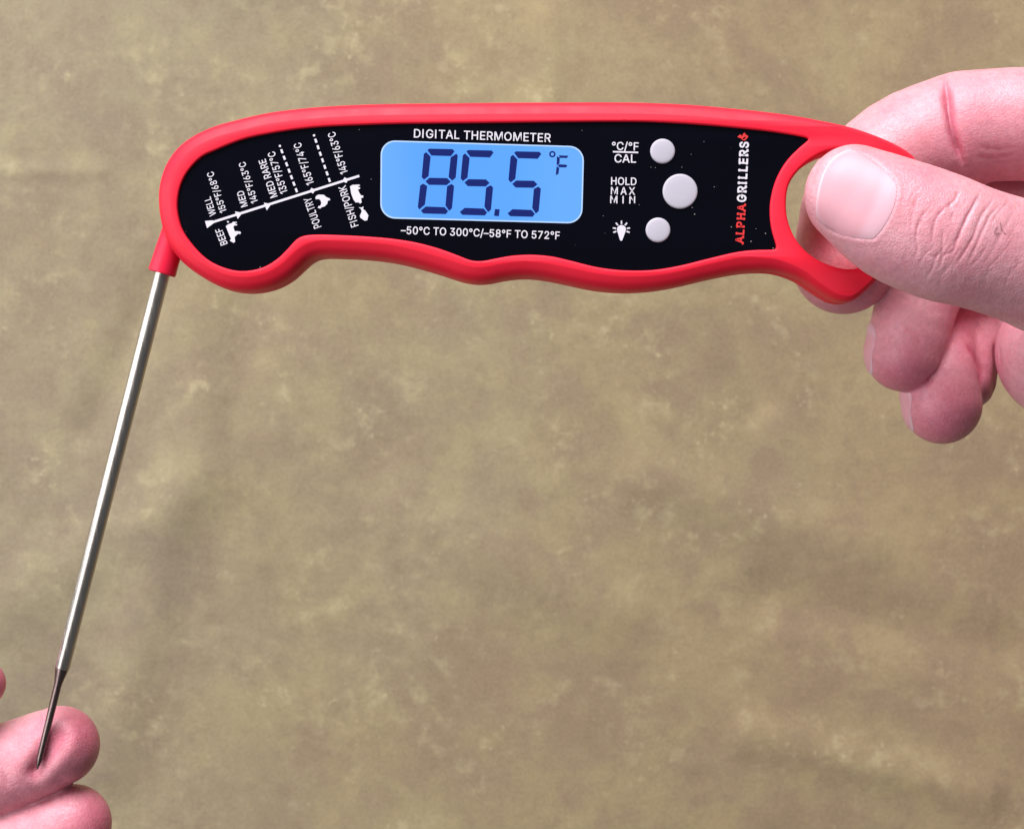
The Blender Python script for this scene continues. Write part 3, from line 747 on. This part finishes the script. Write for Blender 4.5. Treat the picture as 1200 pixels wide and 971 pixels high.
    flat_poly('printed_fish', [px_loop(crop(FISH, 310, 145, 6.94), ZT)], ZT, M_PRINT, panel)
    # bulb
    bc = (183, 770)
    arc = [(bc[0] + 34 * math.cos(t), bc[1] + 34 * math.sin(t)) for t in np.linspace(math.radians(160), math.radians(380), 18)]
    sh = [[px_loop(crop(arc + [(190, 850), (181, 858), (172, 850)], 700, 150, 6.475), ZT)]]
    for d in (-200, -170, -130, -90, -50, -10, 20):
        t = math.radians(d); c, s = math.cos(t), math.sin(t)
        sh.append([px_loop(crop(bar((bc[0] + 41 * c, bc[1] + 41 * s), (bc[0] + 66 * c, bc[1] + 66 * s), 11), 700, 150, 6.475), ZT)])
    flat_poly('printed_bulb', sh, ZT, M_PRINT, panel)

    # --- dust flecks on the glossy panel
    rng = random.Random(11)
    spots = [(811, 243, .9), (814, 251, 1.0), (857, 266, 1.0), (897, 273.5, 1.0), (886, 268, .6), (837, 219, .8), (810, 181, .6), (763, 196, .7), (768, 196.5, .6), (749, 240, .6), (707, 253, .7), (799, 196, .8), (880, 283, 1.0), (906, 291, .9), (825, 166, .5), (682, 153, .6), (435, 210, .7), (421, 152, .6), (305, 313, .9), (357, 150, .8)]
    for _ in range(5):
        spots.append((rng.uniform(690, 900), rng.uniform(160, 300), rng.uniform(.2, .45)))
    sheets = []
    for x, y, r in spots:
        n = 5
        ph = rng.uniform(0, 6)
        sheets.append([px_loop([(x + r * rng.uniform(.5, 1.1) * math.cos(ph + 2 * math.pi * i / n), y + r * rng.uniform(.5, 1.1) * math.sin(ph + 2 * math.pi * i / n)) for i in range(n)], ZT)])
    tag(flat_poly('dust', sheets, ZT, M_DUST, panel), kind='stuff')

    # --- buttons
    for (bx, by), r in (((776.8, 176.8), 14.6), ((797.3, 223.9), 20.5), ((771.4, 269.2), 14.5)):
        c = at(bx, by, 0)
        lathe('button', [(0, r), (5.0, r), (5.8, r - 0.4), (6.3, r - 1.3), (6.6, r - 3), (7.0, r * 0.5), (7.1, 0.01)], (c[0], c[1], ZP - 4), (c[0], c[1], ZP + 10), M_BUTTON, root, n=48)

    # --- swivel collar and probe
    zc = -34
    A = at(207, 262, zc); B = at(189.6, 320.6, zc); T0 = at(72.4, 783, -36); T1 = at(43.5, 901, -36)
    dirp = (B - A) / np.linalg.norm(B - A); L = np.linalg.norm(B - A)
    lathe('swivel_collar', [(0, 14.5), (L - 3, 16.6), (L - 1.0, 16.3), (L, 15.2), (L + 0.01, 11.0), (L - 3, 10.4)], A, B, M_COLLAR, root, angle=30)
    st = B - dirp * 12
    Lp = np.linalg.norm(T0 - st)
    probe = lathe('probe', [(0, 9.3), (Lp - 1.5, 9.0), (Lp, 8.4)], st, T0, M_STEEL, root, n=48)
    tag(probe, 'straight brushed steel probe shaft')
    Ln = np.linalg.norm(T1 - T0)
    tip = lathe('probe_tip', [(-2, 8.1), (0, 8.0), (4, 7.3), (17, 4.9), (21, 4.5), (Ln * .6, 4.3), (Ln - 14, 4.1), (Ln - 6, 2.2), (Ln, 0.5)], T0, T1, M_NEEDLE, probe, n=32)
    tag(tip, 'thin darker needle tip')
    return root
build_thermometer()

# ---------------------------------------------------------------- hands: one continuous surface each, grown from a distance field
def smin(a, b, k):
    h = np.clip(0.5 + 0.5 * (b - a) / k, 0, 1)
    return b * (1 - h) + a * h - k * h * (1 - h)

class Limb:
    """A chain of tapering bones; pts = [(px, py, z, radius_px)], flat = thickness factor along `axis`."""
    def __init__(self, pts, flat=1.0, axis=(0, 0, 1), k=10):
        A = np.array([[*at(x, y, z), rad(r, z)] for x, y, z, r in pts])
        m = len(A); Q = []
        for i in range(m - 1):
            p0, p1, p2, p3 = A[max(i - 1, 0)], A[i], A[i + 1], A[min(i + 2, m - 1)]
            l = np.linalg.norm((p2 - p1)[:3])
            m1 = (p2 - p0) / max(np.linalg.norm((p2 - p0)[:3]), 1e-6) * l; m2 = (p3 - p1) / max(np.linalg.norm((p3 - p1)[:3]), 1e-6) * l
            if i == 0: m1 = p2 - p1
            if i == m - 2: m2 = p2 - p1
            ns = 3 if l > 25 else 2
            for t in np.arange(ns) / ns:
                Q.append((2*t**3-3*t**2+1)*p1 + (t**3-2*t**2+t)*m1 + (-2*t**3+3*t**2)*p2 + (t**3-t**2)*m2)
        Q = np.array(Q + [A[-1]])
        self.p = Q[:, :3]; self.r = Q[:, 3]
        self.flat, self.ax, self.k = flat, np.array(axis, float) / np.linalg.norm(axis), min(k, 3.0)
        self.c = (self.p.min(0) + self.p.max(0)) / 2
        self.reach = np.linalg.norm(self.p - self.c, axis=1).max() + self.r.max()
    def __call__(self, P):
        far = np.linalg.norm(P - self.c, axis=1) - self.reach
        near = far < 40
        out = far.copy()
        if near.any(): out[near] = self.near(P[near])
        return out
    def near(self, P):
        d = None
        for i in range(len(self.p) - 1):
            a, b = self.p[i], self.p[i + 1]
            ba = b - a
            pa = P - a
            t = np.clip(pa @ ba / (ba @ ba), 0, 1)
            v = pa - t[:, None] * ba
            if self.flat != 1.0:
                v = v + (v @ self.ax)[:, None] * self.ax * (1 / self.flat - 1)
            q = np.sqrt((v * v).sum(1)) - (self.r[i] * (1 - t) + self.r[i + 1] * t)
            d = q if d is None else smin(d, q, self.k)
        return d

class Hand:
    def __init__(self, palm, limbs, kpalm=26, kf=5, kl=None):
        self.palm, self.limbs, self.kpalm, self.kf = palm, limbs, kpalm, kf
        self.kl = kl or [kpalm] * len(limbs)
    def __call__(self, P):
        out = np.empty(len(P))
        for i in range(0, len(P), 400000):
            Q = P[i:i + 400000]
            fs = None
            for l in self.limbs:
                d = l(Q)
                fs = d if fs is None else smin(fs, d, self.kf)
            pm = None
            for l in self.palm:
                d = l(Q)
                pm = d if pm is None else smin(pm, d, 40)
            out[i:i + 400000] = smin(fs, pm, self.kpalm) if pm is not None else fs
        return out

def grad(f, P, e=0.6):
    g = np.zeros_like(P)
    for s in ((1, -1, -1), (-1, -1, 1), (-1, 1, -1), (1, 1, 1)):
        s = np.array(s, float)
        g += s * f(P + s * e)[:, None]
    return g / np.maximum(np.linalg.norm(g, axis=1), 1e-9)[:, None]

def surface_nets(f, lo, hi, h):
    lo, hi = np.array(lo, float), np.array(hi, float)
    n = np.ceil((hi - lo) / h).astype(int) + 1
    ax = [lo[i] + h * np.arange(n[i]) for i in range(3)]
    # coarse pass first, the fine field only near the surface
    q = 4
    nc = (n - 1) // q + 2
    axc = [lo[i] + h * q * np.arange(nc[i]) for i in range(3)]
    VC = f(np.stack(np.meshgrid(*axc, indexing='ij'), -1).reshape(-1, 3)).reshape(nc)
    ii = [np.minimum((np.arange(n[i]) + q // 2) // q, nc[i] - 1) for i in range(3)]
    V = VC[np.ix_(*ii)].copy()
    I0 = np.argwhere(np.abs(V) < q * h * 1.6)
    V[tuple(I0.T)] = f(lo + h * I0)
    cell = np.zeros(n - 1, int) - 1
    acc = np.zeros((*(n - 1), 3)); cnt = np.zeros(n - 1)
    sl = lambda o, a: slice(o, o + n[a] - 1)
    cor = [(i, j, k) for i in (0, 1) for j in (0, 1) for k in (0, 1)]
    C_ = {c: V[sl(c[0], 0), sl(c[1], 1), sl(c[2], 2)] for c in cor}
    for c in cor:
        for a in range(3):
            if c[a] == 0:
                d = list(c); d[a] = 1; d = tuple(d)
                m = (C_[c] < 0) != (C_[d] < 0)
                t = np.where(m, C_[c] / np.where(m, C_[c] - C_[d], 1), 0)
                for b in range(3):
                    val = float(c[b]) + (t if b == a else 0)
                    acc[..., b] += np.where(m, val, 0)
                cnt += m
    has = cnt > 0
    cell[has] = np.arange(has.sum())
    I = np.argwhere(has)
    verts = lo + h * (I + acc[has] / cnt[has][:, None])
    faces = []
    for a in range(3):
        b, c = (a + 1) % 3, (a + 2) % 3
        s0 = [slice(None)] * 3; s1 = [slice(None)] * 3
        s0[a] = slice(0, n[a] - 1); s1[a] = slice(1, n[a])
        v0, v1 = V[tuple(s0)], V[tuple(s1)]
        m = (v0 < 0) != (v1 < 0)
        E = np.argwhere(m)
        ok = (E[:, b] > 0) & (E[:, c] > 0) & (E[:, b] < n[b] - 1) & (E[:, c] < n[c] - 1)
        E = E[ok]
        neg = v0[tuple(E.T)] < 0
        def cid(db, dc):
            Q = E.copy(); Q[:, b] -= db; Q[:, c] -= dc
            return cell[tuple(Q.T)]
        q = np.stack([cid(1, 1), cid(0, 1), cid(0, 0), cid(1, 0)], 1)
        q[~neg] = q[~neg][:, ::-1]
        faces.append(q)
    return verts, np.vstack(faces)

def to_px(P):
    k = D / (D - P[:, 2])
    return np.stack([CX + P[:, 0] * k, CY - P[:, 1] * k], 1)

def poly_dist(Q, line):
    d = np.full(len(Q), 1e9); tt = np.zeros(len(Q))
    L = np.array(line, float); m = len(L) - 1
    for i in range(m):
        a, b = L[i], L[i + 1]; ba = b - a
        t = np.clip((Q - a) @ ba / (ba @ ba), 0, 1)
        q = np.linalg.norm(Q - a - t[:, None] * ba, axis=1)
        s = q < d
        tt[s] = (i + t[s]) / m
        d = np.minimum(d, q)
    return d, tt

def smooth_line(pts, n=40):
    P = np.array(pts, float)
    L = np.r_[0, np.cumsum(np.linalg.norm(np.diff(P, axis=0), axis=1))]
    s = np.linspace(0, L[-1], n)
    Q = np.stack([np.interp(s, L, P[:, 0]), np.interp(s, L, P[:, 1])], 1)
    for _ in range(max(2, n // 8)):
        Q[1:-1] = 0.5 * Q[1:-1] + 0.25 * (Q[:-2] + Q[2:])
    return Q[::2]

def poly_signed(Q, poly):
    d, _ = poly_dist(Q, list(poly) + [poly[0]])
    x, y = Q[:, 0], Q[:, 1]; ins = np.zeros(len(Q), bool)
    m = len(poly)
    for i in range(m):
        (x0, y0), (x1, y1) = poly[i - 1], poly[i]
        c = ((y0 > y) != (y1 > y)) & (x < (x1 - x0) * (y - y0) / ((y1 - y0) if y1 != y0 else 1e-9) + x0)
        ins ^= c
    return np.where(ins, -d, d)

def grow(name, f, lo, hi, h, carve=(), nails=(), flush_and_shade=(), label=None, group=None, refine=(), extra=None):
    v, q = surface_nets(f, lo, hi, h)
    me = mesh(name + '_cage', v, q)
    ob = bpy.data.objects.new('cage', me); COL.objects.link(ob)
    md = ob.modifiers.new('s', 'SUBSURF'); md.levels = 1; md.render_levels = 1
    bpy.context.view_layer.update()
    m2 = bpy.data.meshes.new_from_object(ob.evaluated_get(bpy.context.evaluated_depsgraph_get()))
    bpy.data.objects.remove(ob); bpy.data.meshes.remove(me)
    for box in refine:
        bm = bmesh.new(); bm.from_mesh(m2)
        ed = []
        for e in bm.edges:
            c = (e.verts[0].co + e.verts[1].co) / (2 * S)
            k = D / (D - c.z)
            if c.z > box[4] and c.z < box[5] and box[0] < CX + c.x * k < box[2] and box[1] < CY - c.y * k < box[3]: ed.append(e)
        bmesh.ops.subdivide_edges(bm, edges=ed, cuts=1, use_grid_fill=True)
        bm.to_mesh(m2); bm.free()
    n = len(m2.vertices)
    P = np.empty(n * 3, np.float32); m2.vertices.foreach_get('co', P)
    P = P.reshape(-1, 3).astype(float) / S
    for _ in range(2):
        P -= grad(f, P) * np.clip(f(P), -4, 4)[:, None] * 0.9
    N = grad(f, P)
    Q = to_px(P)
    disp = np.zeros(n)
    for line, w, depth, z0, z1 in carve:
        w = w * 0.72
        if z0 == 0: depth = depth * 0.5
        L = smooth_line(line)
        m = (Q[:, 0] > L[:, 0].min() - 4 * w) & (Q[:, 0] < L[:, 0].max() + 4 * w) & (Q[:, 1] > L[:, 1].min() - 4 * w) & (Q[:, 1] < L[:, 1].max() + 4 * w) & (P[:, 2] > z0) & (P[:, 2] < z1) & (N[:, 2] > 0.05)
        if not m.any(): continue
        d, t = poly_dist(Q[m], L)
        fade = np.clip(np.minimum(t, 1 - t) * 5, 0.12, 1)
        x = d / w
        # a valley with softly raised banks
        disp[m] += -depth * fade * (np.exp(-x ** 2) + 0.25 * np.exp(-(x / 3.0) ** 2) - 0.10 * np.exp(-((x - 3.0) / 1.6) ** 2))
    for poly, z0, sink in nails:
        pb = np.array(poly); m = (Q[:, 0] > pb[:, 0].min() - 30) & (Q[:, 0] < pb[:, 0].max() + 30) & (Q[:, 1] > pb[:, 1].min() - 30) & (Q[:, 1] < pb[:, 1].max() + 30) & (P[:, 2] > z0) & (N[:, 2] > 0)
        sd = poly_signed(Q[m], poly)
        disp[m] += np.where(sd < 0, -sink * np.clip(-sd / 3, 0, 1), 0) + 0.45 * np.exp(-((sd - 5.0) / 3.2) ** 2) - 0.7 * np.exp(-((sd) / 1.8) ** 2)
    if extra is not None:
        disp += extra(P, Q, N)
    P += N * disp[:, None]
    m2.vertices.foreach_set('co', (P * S).astype(np.float32).ravel())
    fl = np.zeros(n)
    for c, r, amt in flush_and_shade:
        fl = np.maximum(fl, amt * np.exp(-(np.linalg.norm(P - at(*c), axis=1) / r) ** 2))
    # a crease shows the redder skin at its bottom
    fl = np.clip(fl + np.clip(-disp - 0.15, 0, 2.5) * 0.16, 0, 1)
    a = m2.attributes.new('flush_and_shade', 'FLOAT', 'POINT'); a.data.foreach_set('value', fl.astype(np.float32))
    m2.name = name
    m2.shade_smooth(); m2.update()
    m2.materials.clear()
    o = link(name, m2, M_SKIN)
    tag(o, label, 'hand', group)
    return o

def cast(f, O, dirv, start, far=400):
    """March from points O (start units back along -dir) until the field is met."""
    dirv = np.array(dirv, float) / np.linalg.norm(dirv)
    P = O - dirv * start
    for _ in range(60):
        P = P + dirv * np.clip(f(P) * 0.7, -6, 6)[:, None]
    return P

def nail(f, parent, poly_fn, origin, u, v, nrm, nr=14, na=64, lift=1.2, edge_v=-1.0, thick=1.6, start=90):
    """A nail plate: the outline poly_fn(angle)->(a,b) in the (u,v) plane at `origin`, laid onto the finger."""
    u, v, nrm = (np.array(x, float) / np.linalg.norm(x) for x in (u, v, nrm))
    pts = [(0, 0)]; rho = [0.0]; ang = [0.0]
    for i in range(1, nr + 1):
        for j in range(na):
            a = 2 * math.pi * j / na; x, y = poly_fn(a); s = i / nr
            pts.append((x * s, y * s)); rho.append(s); ang.append(a)
    pts = np.array(pts); rho = np.array(rho); ang = np.array(ang)
    O = origin + pts[:, :1] * u + pts[:, 1:] * v
    P = cast(f, O, -nrm, start)
    off = lift * (1 - np.clip((rho - 0.86) / 0.14, 0, 1) ** 2 * 0.75)
    fe = np.clip(1 - np.abs((np.cos(ang) * 1.0 + 1.0)) / 0.75, 0, 1)     # free edge lies at angle pi (negative u)
    off = off + np.where(fe > 0, 1.1 * fe ** .5 * np.clip((rho - 0.7) / 0.3, 0, 1), 0)
    top = P + nrm * off[:, None]
    faces = []
    for j in range(na):
        faces.append((0, 1 + j, 1 + (j + 1) % na))
        for i in range(nr - 1):
            a = 1 + i * na
            faces.append((a + j, a + na + j, a + na + (j + 1) % na, a + (j + 1) % na))
    n0 = len(top)
    rim = list(range(n0 - na, n0))
    low = top[rim] - nrm * (thick + 1.6)
    verts = np.vstack([top, low])
    for j in range(na):
        k = (j + 1) % na
        faces.append((rim[j], n0 + j, n0 + k, rim[k]))
    me = mesh('fingernail', verts, faces)
    bm = bmesh.new(); bm.from_mesh(me); bmesh.ops.recalc_face_normals(bm, faces=bm.faces); bm.to_mesh(me); bm.free()
    me.set_sharp_from_angle(angle=math.radians(50))
    e = np.r_[np.clip((fe ** .5) * np.clip((rho - 0.945) / 0.03, 0, 1), 0, 1), np.clip(fe[rim] ** .5, 0, 1)]
    a = me.attributes.new('nail_edge', 'FLOAT', 'POINT'); a.data.foreach_set('value', e.astype(np.float32))
    lu = np.clip((pts[:, 0] / max(pts[:, 0].max(), 1) - 0.45) / 0.2, 0, 1) * 0.8
    a = me.attributes.new('lunula', 'FLOAT', 'POINT'); a.data.foreach_set('value', np.r_[lu, lu[rim]].astype(np.float32))
    return me

def poly_radial(poly, c):
    """Outline as a function of angle round c from a polygon in the same (u,v) coordinates."""
    P = np.array(poly, float) - np.array(c)
    def fn(a):
        d = np.array([math.cos(a), math.sin(a)]); best = 1.0
        for i in range(len(P)):
            p, q = P[i - 1], P[i]
            e = q - p; den = d[0] * e[1] - d[1] * e[0]
            if abs(den) < 1e-9: continue
            t = (p[0] * e[1] - p[1] * e[0]) / den; s = (p[0] * d[1] - p[1] * d[0]) / den
            if t > 0 and -1e-6 <= s <= 1 + 1e-6: best = max(best, t)
        return d * best
    return fn

def build_right_hand():
    thumb = Limb([(1002,229,52,59), (1051,257,60,71.5), (1101,277,62,74), (1135,288,58,71), (1175,300,48,70.5), (1330,352,0,84), (1470,400,-70,96)], flat=0.80, k=8)
    index = Limb([(989,308,-136,60), (1012,226,-138,65), (1055,182,-140,67), (1112,160,-138,70), (1128,152,-134,66)], k=10)
    web = Limb([(1165,232,-215,44), (1240,262,-200,60), (1330,290,-120,84), (1450,300,-120,95)], k=10)
    index2 = Limb([(1128,150,-134,65), (1185,146,-124,65), (1290,150,-118,72), (1420,190,-120,84)], k=10)
    middle = Limb([(1060,413,-150,46), (1077,350,-150,46.5), (1100,318,-165,46), (1210,290,-230,52), (1430,250,-150,80)], k=10)
    ring = Limb([(1104,474,-165,46), (1099,428,-176,44.5), (1104,398,-206,42), (1150,370,-262,46), (1440,330,-150,78)], k=10)
    pinky = Limb([(1130,443,-200,38), (1134,412,-208,37), (1160,385,-246,42), (1300,400,-200,54), (1450,410,-150,74)], k=10)
    heel = Limb([(1250,413,-116,81), (1330,400,-112,90), (1480,400,-110,110)], k=20)
    hollow = Limb([(1120,352,-262,44), (1200,330,-270,60), (1400,300,-200,90)], k=10)
    palm = [Limb([(1420,190,-120,84), (1650,320,-110,104)], k=30), Limb([(1440,330,-130,92), (1650,350,-110,110), (1790,385,-105,116)], k=30)]
    H = Hand(palm, [thumb, index, index2, middle, ring, pinky, heel, web, hollow], kpalm=30, kf=5)
    c4 = lambda L: crop(L, 880, 60, 3.034)
    t6 = lambda L: crop(L, 1060, 190, 5.394)
    c5 = lambda L: crop(L, 920, 300, 4.046)
    carve = [
        (t6([(110,185),(70,250),(50,330),(40,420),(45,520),(70,580)]), 3.2, 0.9, 0, 300),
        (t6([(170,275),(105,350),(78,420),(70,500),(82,570),(112,625)]), 2.6, 1.4, 0, 300),
        (t6([(268,272),(205,345),(180,420),(174,530)]), 2.4, 1.6, 0, 300),
        (t6([(348,175),(320,240),(262,295)]), 2.6, 1.8, 0, 300),
        (t6([(484,185),(440,270),(395,350),(360,430),(325,520),(298,570)]), 2.8, 2.6, 0, 300),
        (t6([(572,232),(500,310),(460,400),(440,470),(380,570),(330,640),(298,682)]), 2.6, 1.7, 0, 300),
        (t6([(618,258),(545,330),(500,420),(450,540),(395,650)]), 2.4, 1.4, 0, 300),
        (t6([(246,415),(240,520),(236,630),(212,685)]), 2.2, 1.2, 0, 300),
        (t6([(115,525),(150,590),(190,602),(232,568)]), 3.4, 0.7, 0, 300),
        (t6([(668,238),(600,310),(540,400)]), 2.2, 0.9, 0, 300),
        (t6([(700,300),(600,470),(520,590)]), 2.4, 0.6, 0, 300),
        (t6([(640,420),(560,560),(480,680)]), 2.4, 0.5, 0, 300),
        (t6([(240,590),(290,575),(320,550)]), 2.2, 1.2, 0, 300),
        (t6([(310,300),(300,370),(320,430)]), 2.0, 0.8, 0, 300),
        (t6([(200,850),(300,848),(380,852)]), 2.2, 0.4, 0, 300),
        (t6([(10,330),(8,430),(20,520)]), 3, 0.5, 0, 300),
        (c4([(692,110),(704,200),(722,290),(755,395)]), 11.0, 2.2, -140, -20),
        # index: fold on the inside of the knuckle
        (c4([(688,92),(694,140),(704,200),(722,290),(750,385),(768,420)]), 4.2, 6.0, -140, -20),
        (c4([(800,378),(860,380),(940,370)]), 3.0, 0.8, -140, -20),
        (c4([(800,340),(880,352),(960,340)]), 3.0, 0.6, -140, -20),
        # creases where the curled fingers press together
        ([(1131,400),(1141,414),(1150,434),(1151,456)], 3.4, 2.6, -290, -120),
        ([(1103,374),(1105,395),(1099,424),(1090,446),(1078,458)], 3.2, 3.0, -290, -120),
        ([(1166,398),(1169,430),(1165,470)], 3.6, 3.5, -290, -60),
        # middle fingertip
        (c5([(560,330),(620,370),(650,430)]), 4.0, 1.0, -140, -60),
    ]
    rw = random.Random(5)
    for i in range(34):            # the fine cross lines round the joint
        cx_, cy_ = rw.uniform(1072, 1190), rw.uniform(222, 330)
        l = rw.uniform(8, 24); a = math.radians(rw.uniform(100, 132)); bend = rw.uniform(-3, 3)
        dx, dy = math.cos(a) * l, math.sin(a) * l
        carve.append(([(cx_ - dx, cy_ - dy), (cx_ + bend, cy_ + bend), (cx_ + dx, cy_ + dy)], 1.9, rw.uniform(.2, .55), 0, 300))
    NP = crop([(430,92),(385,104),(340,127),(296,160),(258,203),(228,258),(203,325),(187,385),(176,440),(168,500),(163,560),(168,600),(182,628),(214,660),(252,690),(330,725),(390,744),(440,755),(520,766),(600,768),(645,722),(680,672),(712,618),(742,555),(760,500),(771,445),(774,395),(762,348),(705,280),(645,218),(590,176),(540,146),(480,112)], 930, 160, 6.443)
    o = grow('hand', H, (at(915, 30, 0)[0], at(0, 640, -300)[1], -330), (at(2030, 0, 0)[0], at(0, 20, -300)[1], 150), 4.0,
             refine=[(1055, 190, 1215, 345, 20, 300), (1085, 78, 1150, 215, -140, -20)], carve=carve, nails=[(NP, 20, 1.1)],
             flush_and_shade=[((1060,450,-110), 70, 0.75), ((1110,500,-120), 70, 0.75), ((990,350,-90), 80, 0.5), ((950,270,-85), 45, 0.85), ((1060,200,100), 60, 0.35), ((1135,150,-70), 90, 0.35), ((1130,380,-150), 60, 0.7), ((1100,262,120), 40, 0.18), ((1170,430,-150), 60, 0.6)],  # skin redness; the patch behind the loop hole is shade painted into the colour
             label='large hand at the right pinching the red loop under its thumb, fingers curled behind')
    # thumb nail
    zt = 95.0
    pc = (1000.0, 222.0)
    org = at(*pc, zt)
    ax = np.array([0.93, -0.37, 0.0])          # along the thumb towards its root
    vx = np.array([0.37, 0.93, 0.0])
    U = [at(x, y, zt) - org for x, y in NP]
    poly = [(p @ ax, p @ vx) for p in U]
    me = nail(thumb, o, poly_radial(poly, (0, 0)), org, ax, vx, np.array([0, 0, D]) - org, na=96, nr=22, lift=0.6, start=60)
    n = link('thumbnail', me, M_NAIL, o)
    tag(n, 'wide pale thumbnail with a thin white edge')
    # middle and ring fingernails, seen edge-on on the far-left side of the tips
    def side_nail(L, c, axis, nrm, la, lb):
        axis = np.array(axis, float); axis /= np.linalg.norm(axis); nrm = np.array(nrm, float); nrm /= np.linalg.norm(nrm)
        v_ = np.cross(nrm, axis)
        def fn(a):
            ca, sa = math.cos(a), math.sin(a)
            k = (abs(ca) ** 2.8 + abs(sa) ** 2.8) ** (-1 / 2.8)
            return (ca * k * la, sa * k * lb)
        return nail(L, o, fn, np.array(c, float), axis, v_, nrm, na=64, nr=14, lift=1.6, start=22)
    m1 = side_nail(middle, at(1046, 413, -158), (0.27, 0.93, 0.22), (-0.93, 0.20, 0.0), 32, 30)
    link('fingernail', m1, M_NAIL, o)
    m3 = side_nail(ring, at(1086, 478, -173), (0.22, 0.94, 0.22), (-0.93, 0.20, 0.0), 32, 30)
    link('fingernail', m3, M_NAIL, o)
    # two stray hairs on the thumb
    hv, hf = [], []
    for pts in ([(545,446),(552,458),(575,458),(581,448)], [(590,385),(594,420),(600,440),(630,464)], [(548,440),(560,425),(575,415)]):
        L = smooth_line(t6(pts), 20)
        O = np.array([at(x, y, 100) for x, y in L]); Q = cast(H, O, (0, 0, -1), 60) + np.array([0, 0, 0.7])
        for i in range(len(Q) - 1):
            d = Q[i + 1] - Q[i]; nn = np.array([-d[1], d[0], 0]); nn /= max(np.linalg.norm(nn), 1e-6)
            i0 = len(hv); w = 0.22
            hv.extend([Q[i] - nn * w, Q[i + 1] - nn * w, Q[i + 1] + nn * w, Q[i] + nn * w, Q[i] + [0, 0, .5], Q[i + 1] + [0, 0, .5]])
            hf.extend([(i0, i0 + 1, i0 + 5, i0 + 4), (i0 + 4, i0 + 5, i0 + 2, i0 + 3)])
    link('hair', mesh('hair', hv, hf), M_HAIR, o)
build_right_hand()

def build_left_hand():
    index = Limb([(70,873,-84,46), (10,899,-90,52), (-40,918,-92,54), (-150,962,-100,56), (-330,1010,-105,66)], k=10)
    middle = Limb([(84,965,-95,46), (20,988,-98,51), (-30,1005,-103,53), (-160,1060,-110,56), (-340,1110,-110,66)], k=10)
    ring = Limb([(55,1063,-104,45), (0,1085,-110,50), (-160,1150,-115,54), (-350,1200,-115,64)], k=10)
    pinky = Limb([(0,1150,-110,38), (-60,1172,-114,42), (-200,1230,-118,46), (-360,1280,-118,58)], k=10)
    thumb = Limb([(-22,801,-40,28), (-70,815,-50,44), (-130,840,-60,50), (-260,910,-80,56), (-420,1040,-100,76)], k=10)
    palm = [Limb([(-360,1040,-110,84), (-600,1170,-110,96)], k=30), Limb([(-360,1200,-110,84), (-560,1205,-110,100), (-660,1240,-110,106)], k=30)]
    H = Hand(palm, [index, middle, ring, pinky, thumb], kpalm=34, kf=4)
    def press(P, Q, N):
        L = smooth_line([(41, 903), (47, 893), (57, 878), (68, 864)])
        d, t = poly_dist(Q, L)
        m = (P[:, 2] > -90) & (N[:, 2] > 0)
        amp = 8.0 * (1 - 0.55 * t)
        r = -amp * np.exp(-(d / (8.5 + 5 * t)) ** 2) + 1.6 * np.exp(-((d - 20) / 9) ** 2)
        return np.where(m & (d < 60), r, 0)
    c6 = lambda L: crop(L, 0, 720, 3.87)
    o = grow('hand', H, (at(-900, 0, 0)[0], at(0, 1420, -240)[1], -260), (at(150, 0, 0)[0], at(0, 740, 0)[1], 40), 4.0,
             carve=[(c6([(150,720),(180,708),(215,690)]), 3.0, 0.8, -90, 40), (c6([(-20,640),(20,700),(40,790)]), 4.0, 0.8, -90, 40)],
             flush_and_shade=[((105,860,-70), 60, 0.85), ((122,960,-80), 70, 0.85), ((60,855,-50), 40, 0.6), ((0,800,-30), 50, 0.9), ((20,880,-40), 40, 0.25), ((20,940,-60), 110, 0.35)],
             label='hand in the lower left corner, needle tip pressing into its upper fingertip', extra=press)
build_left_hand()
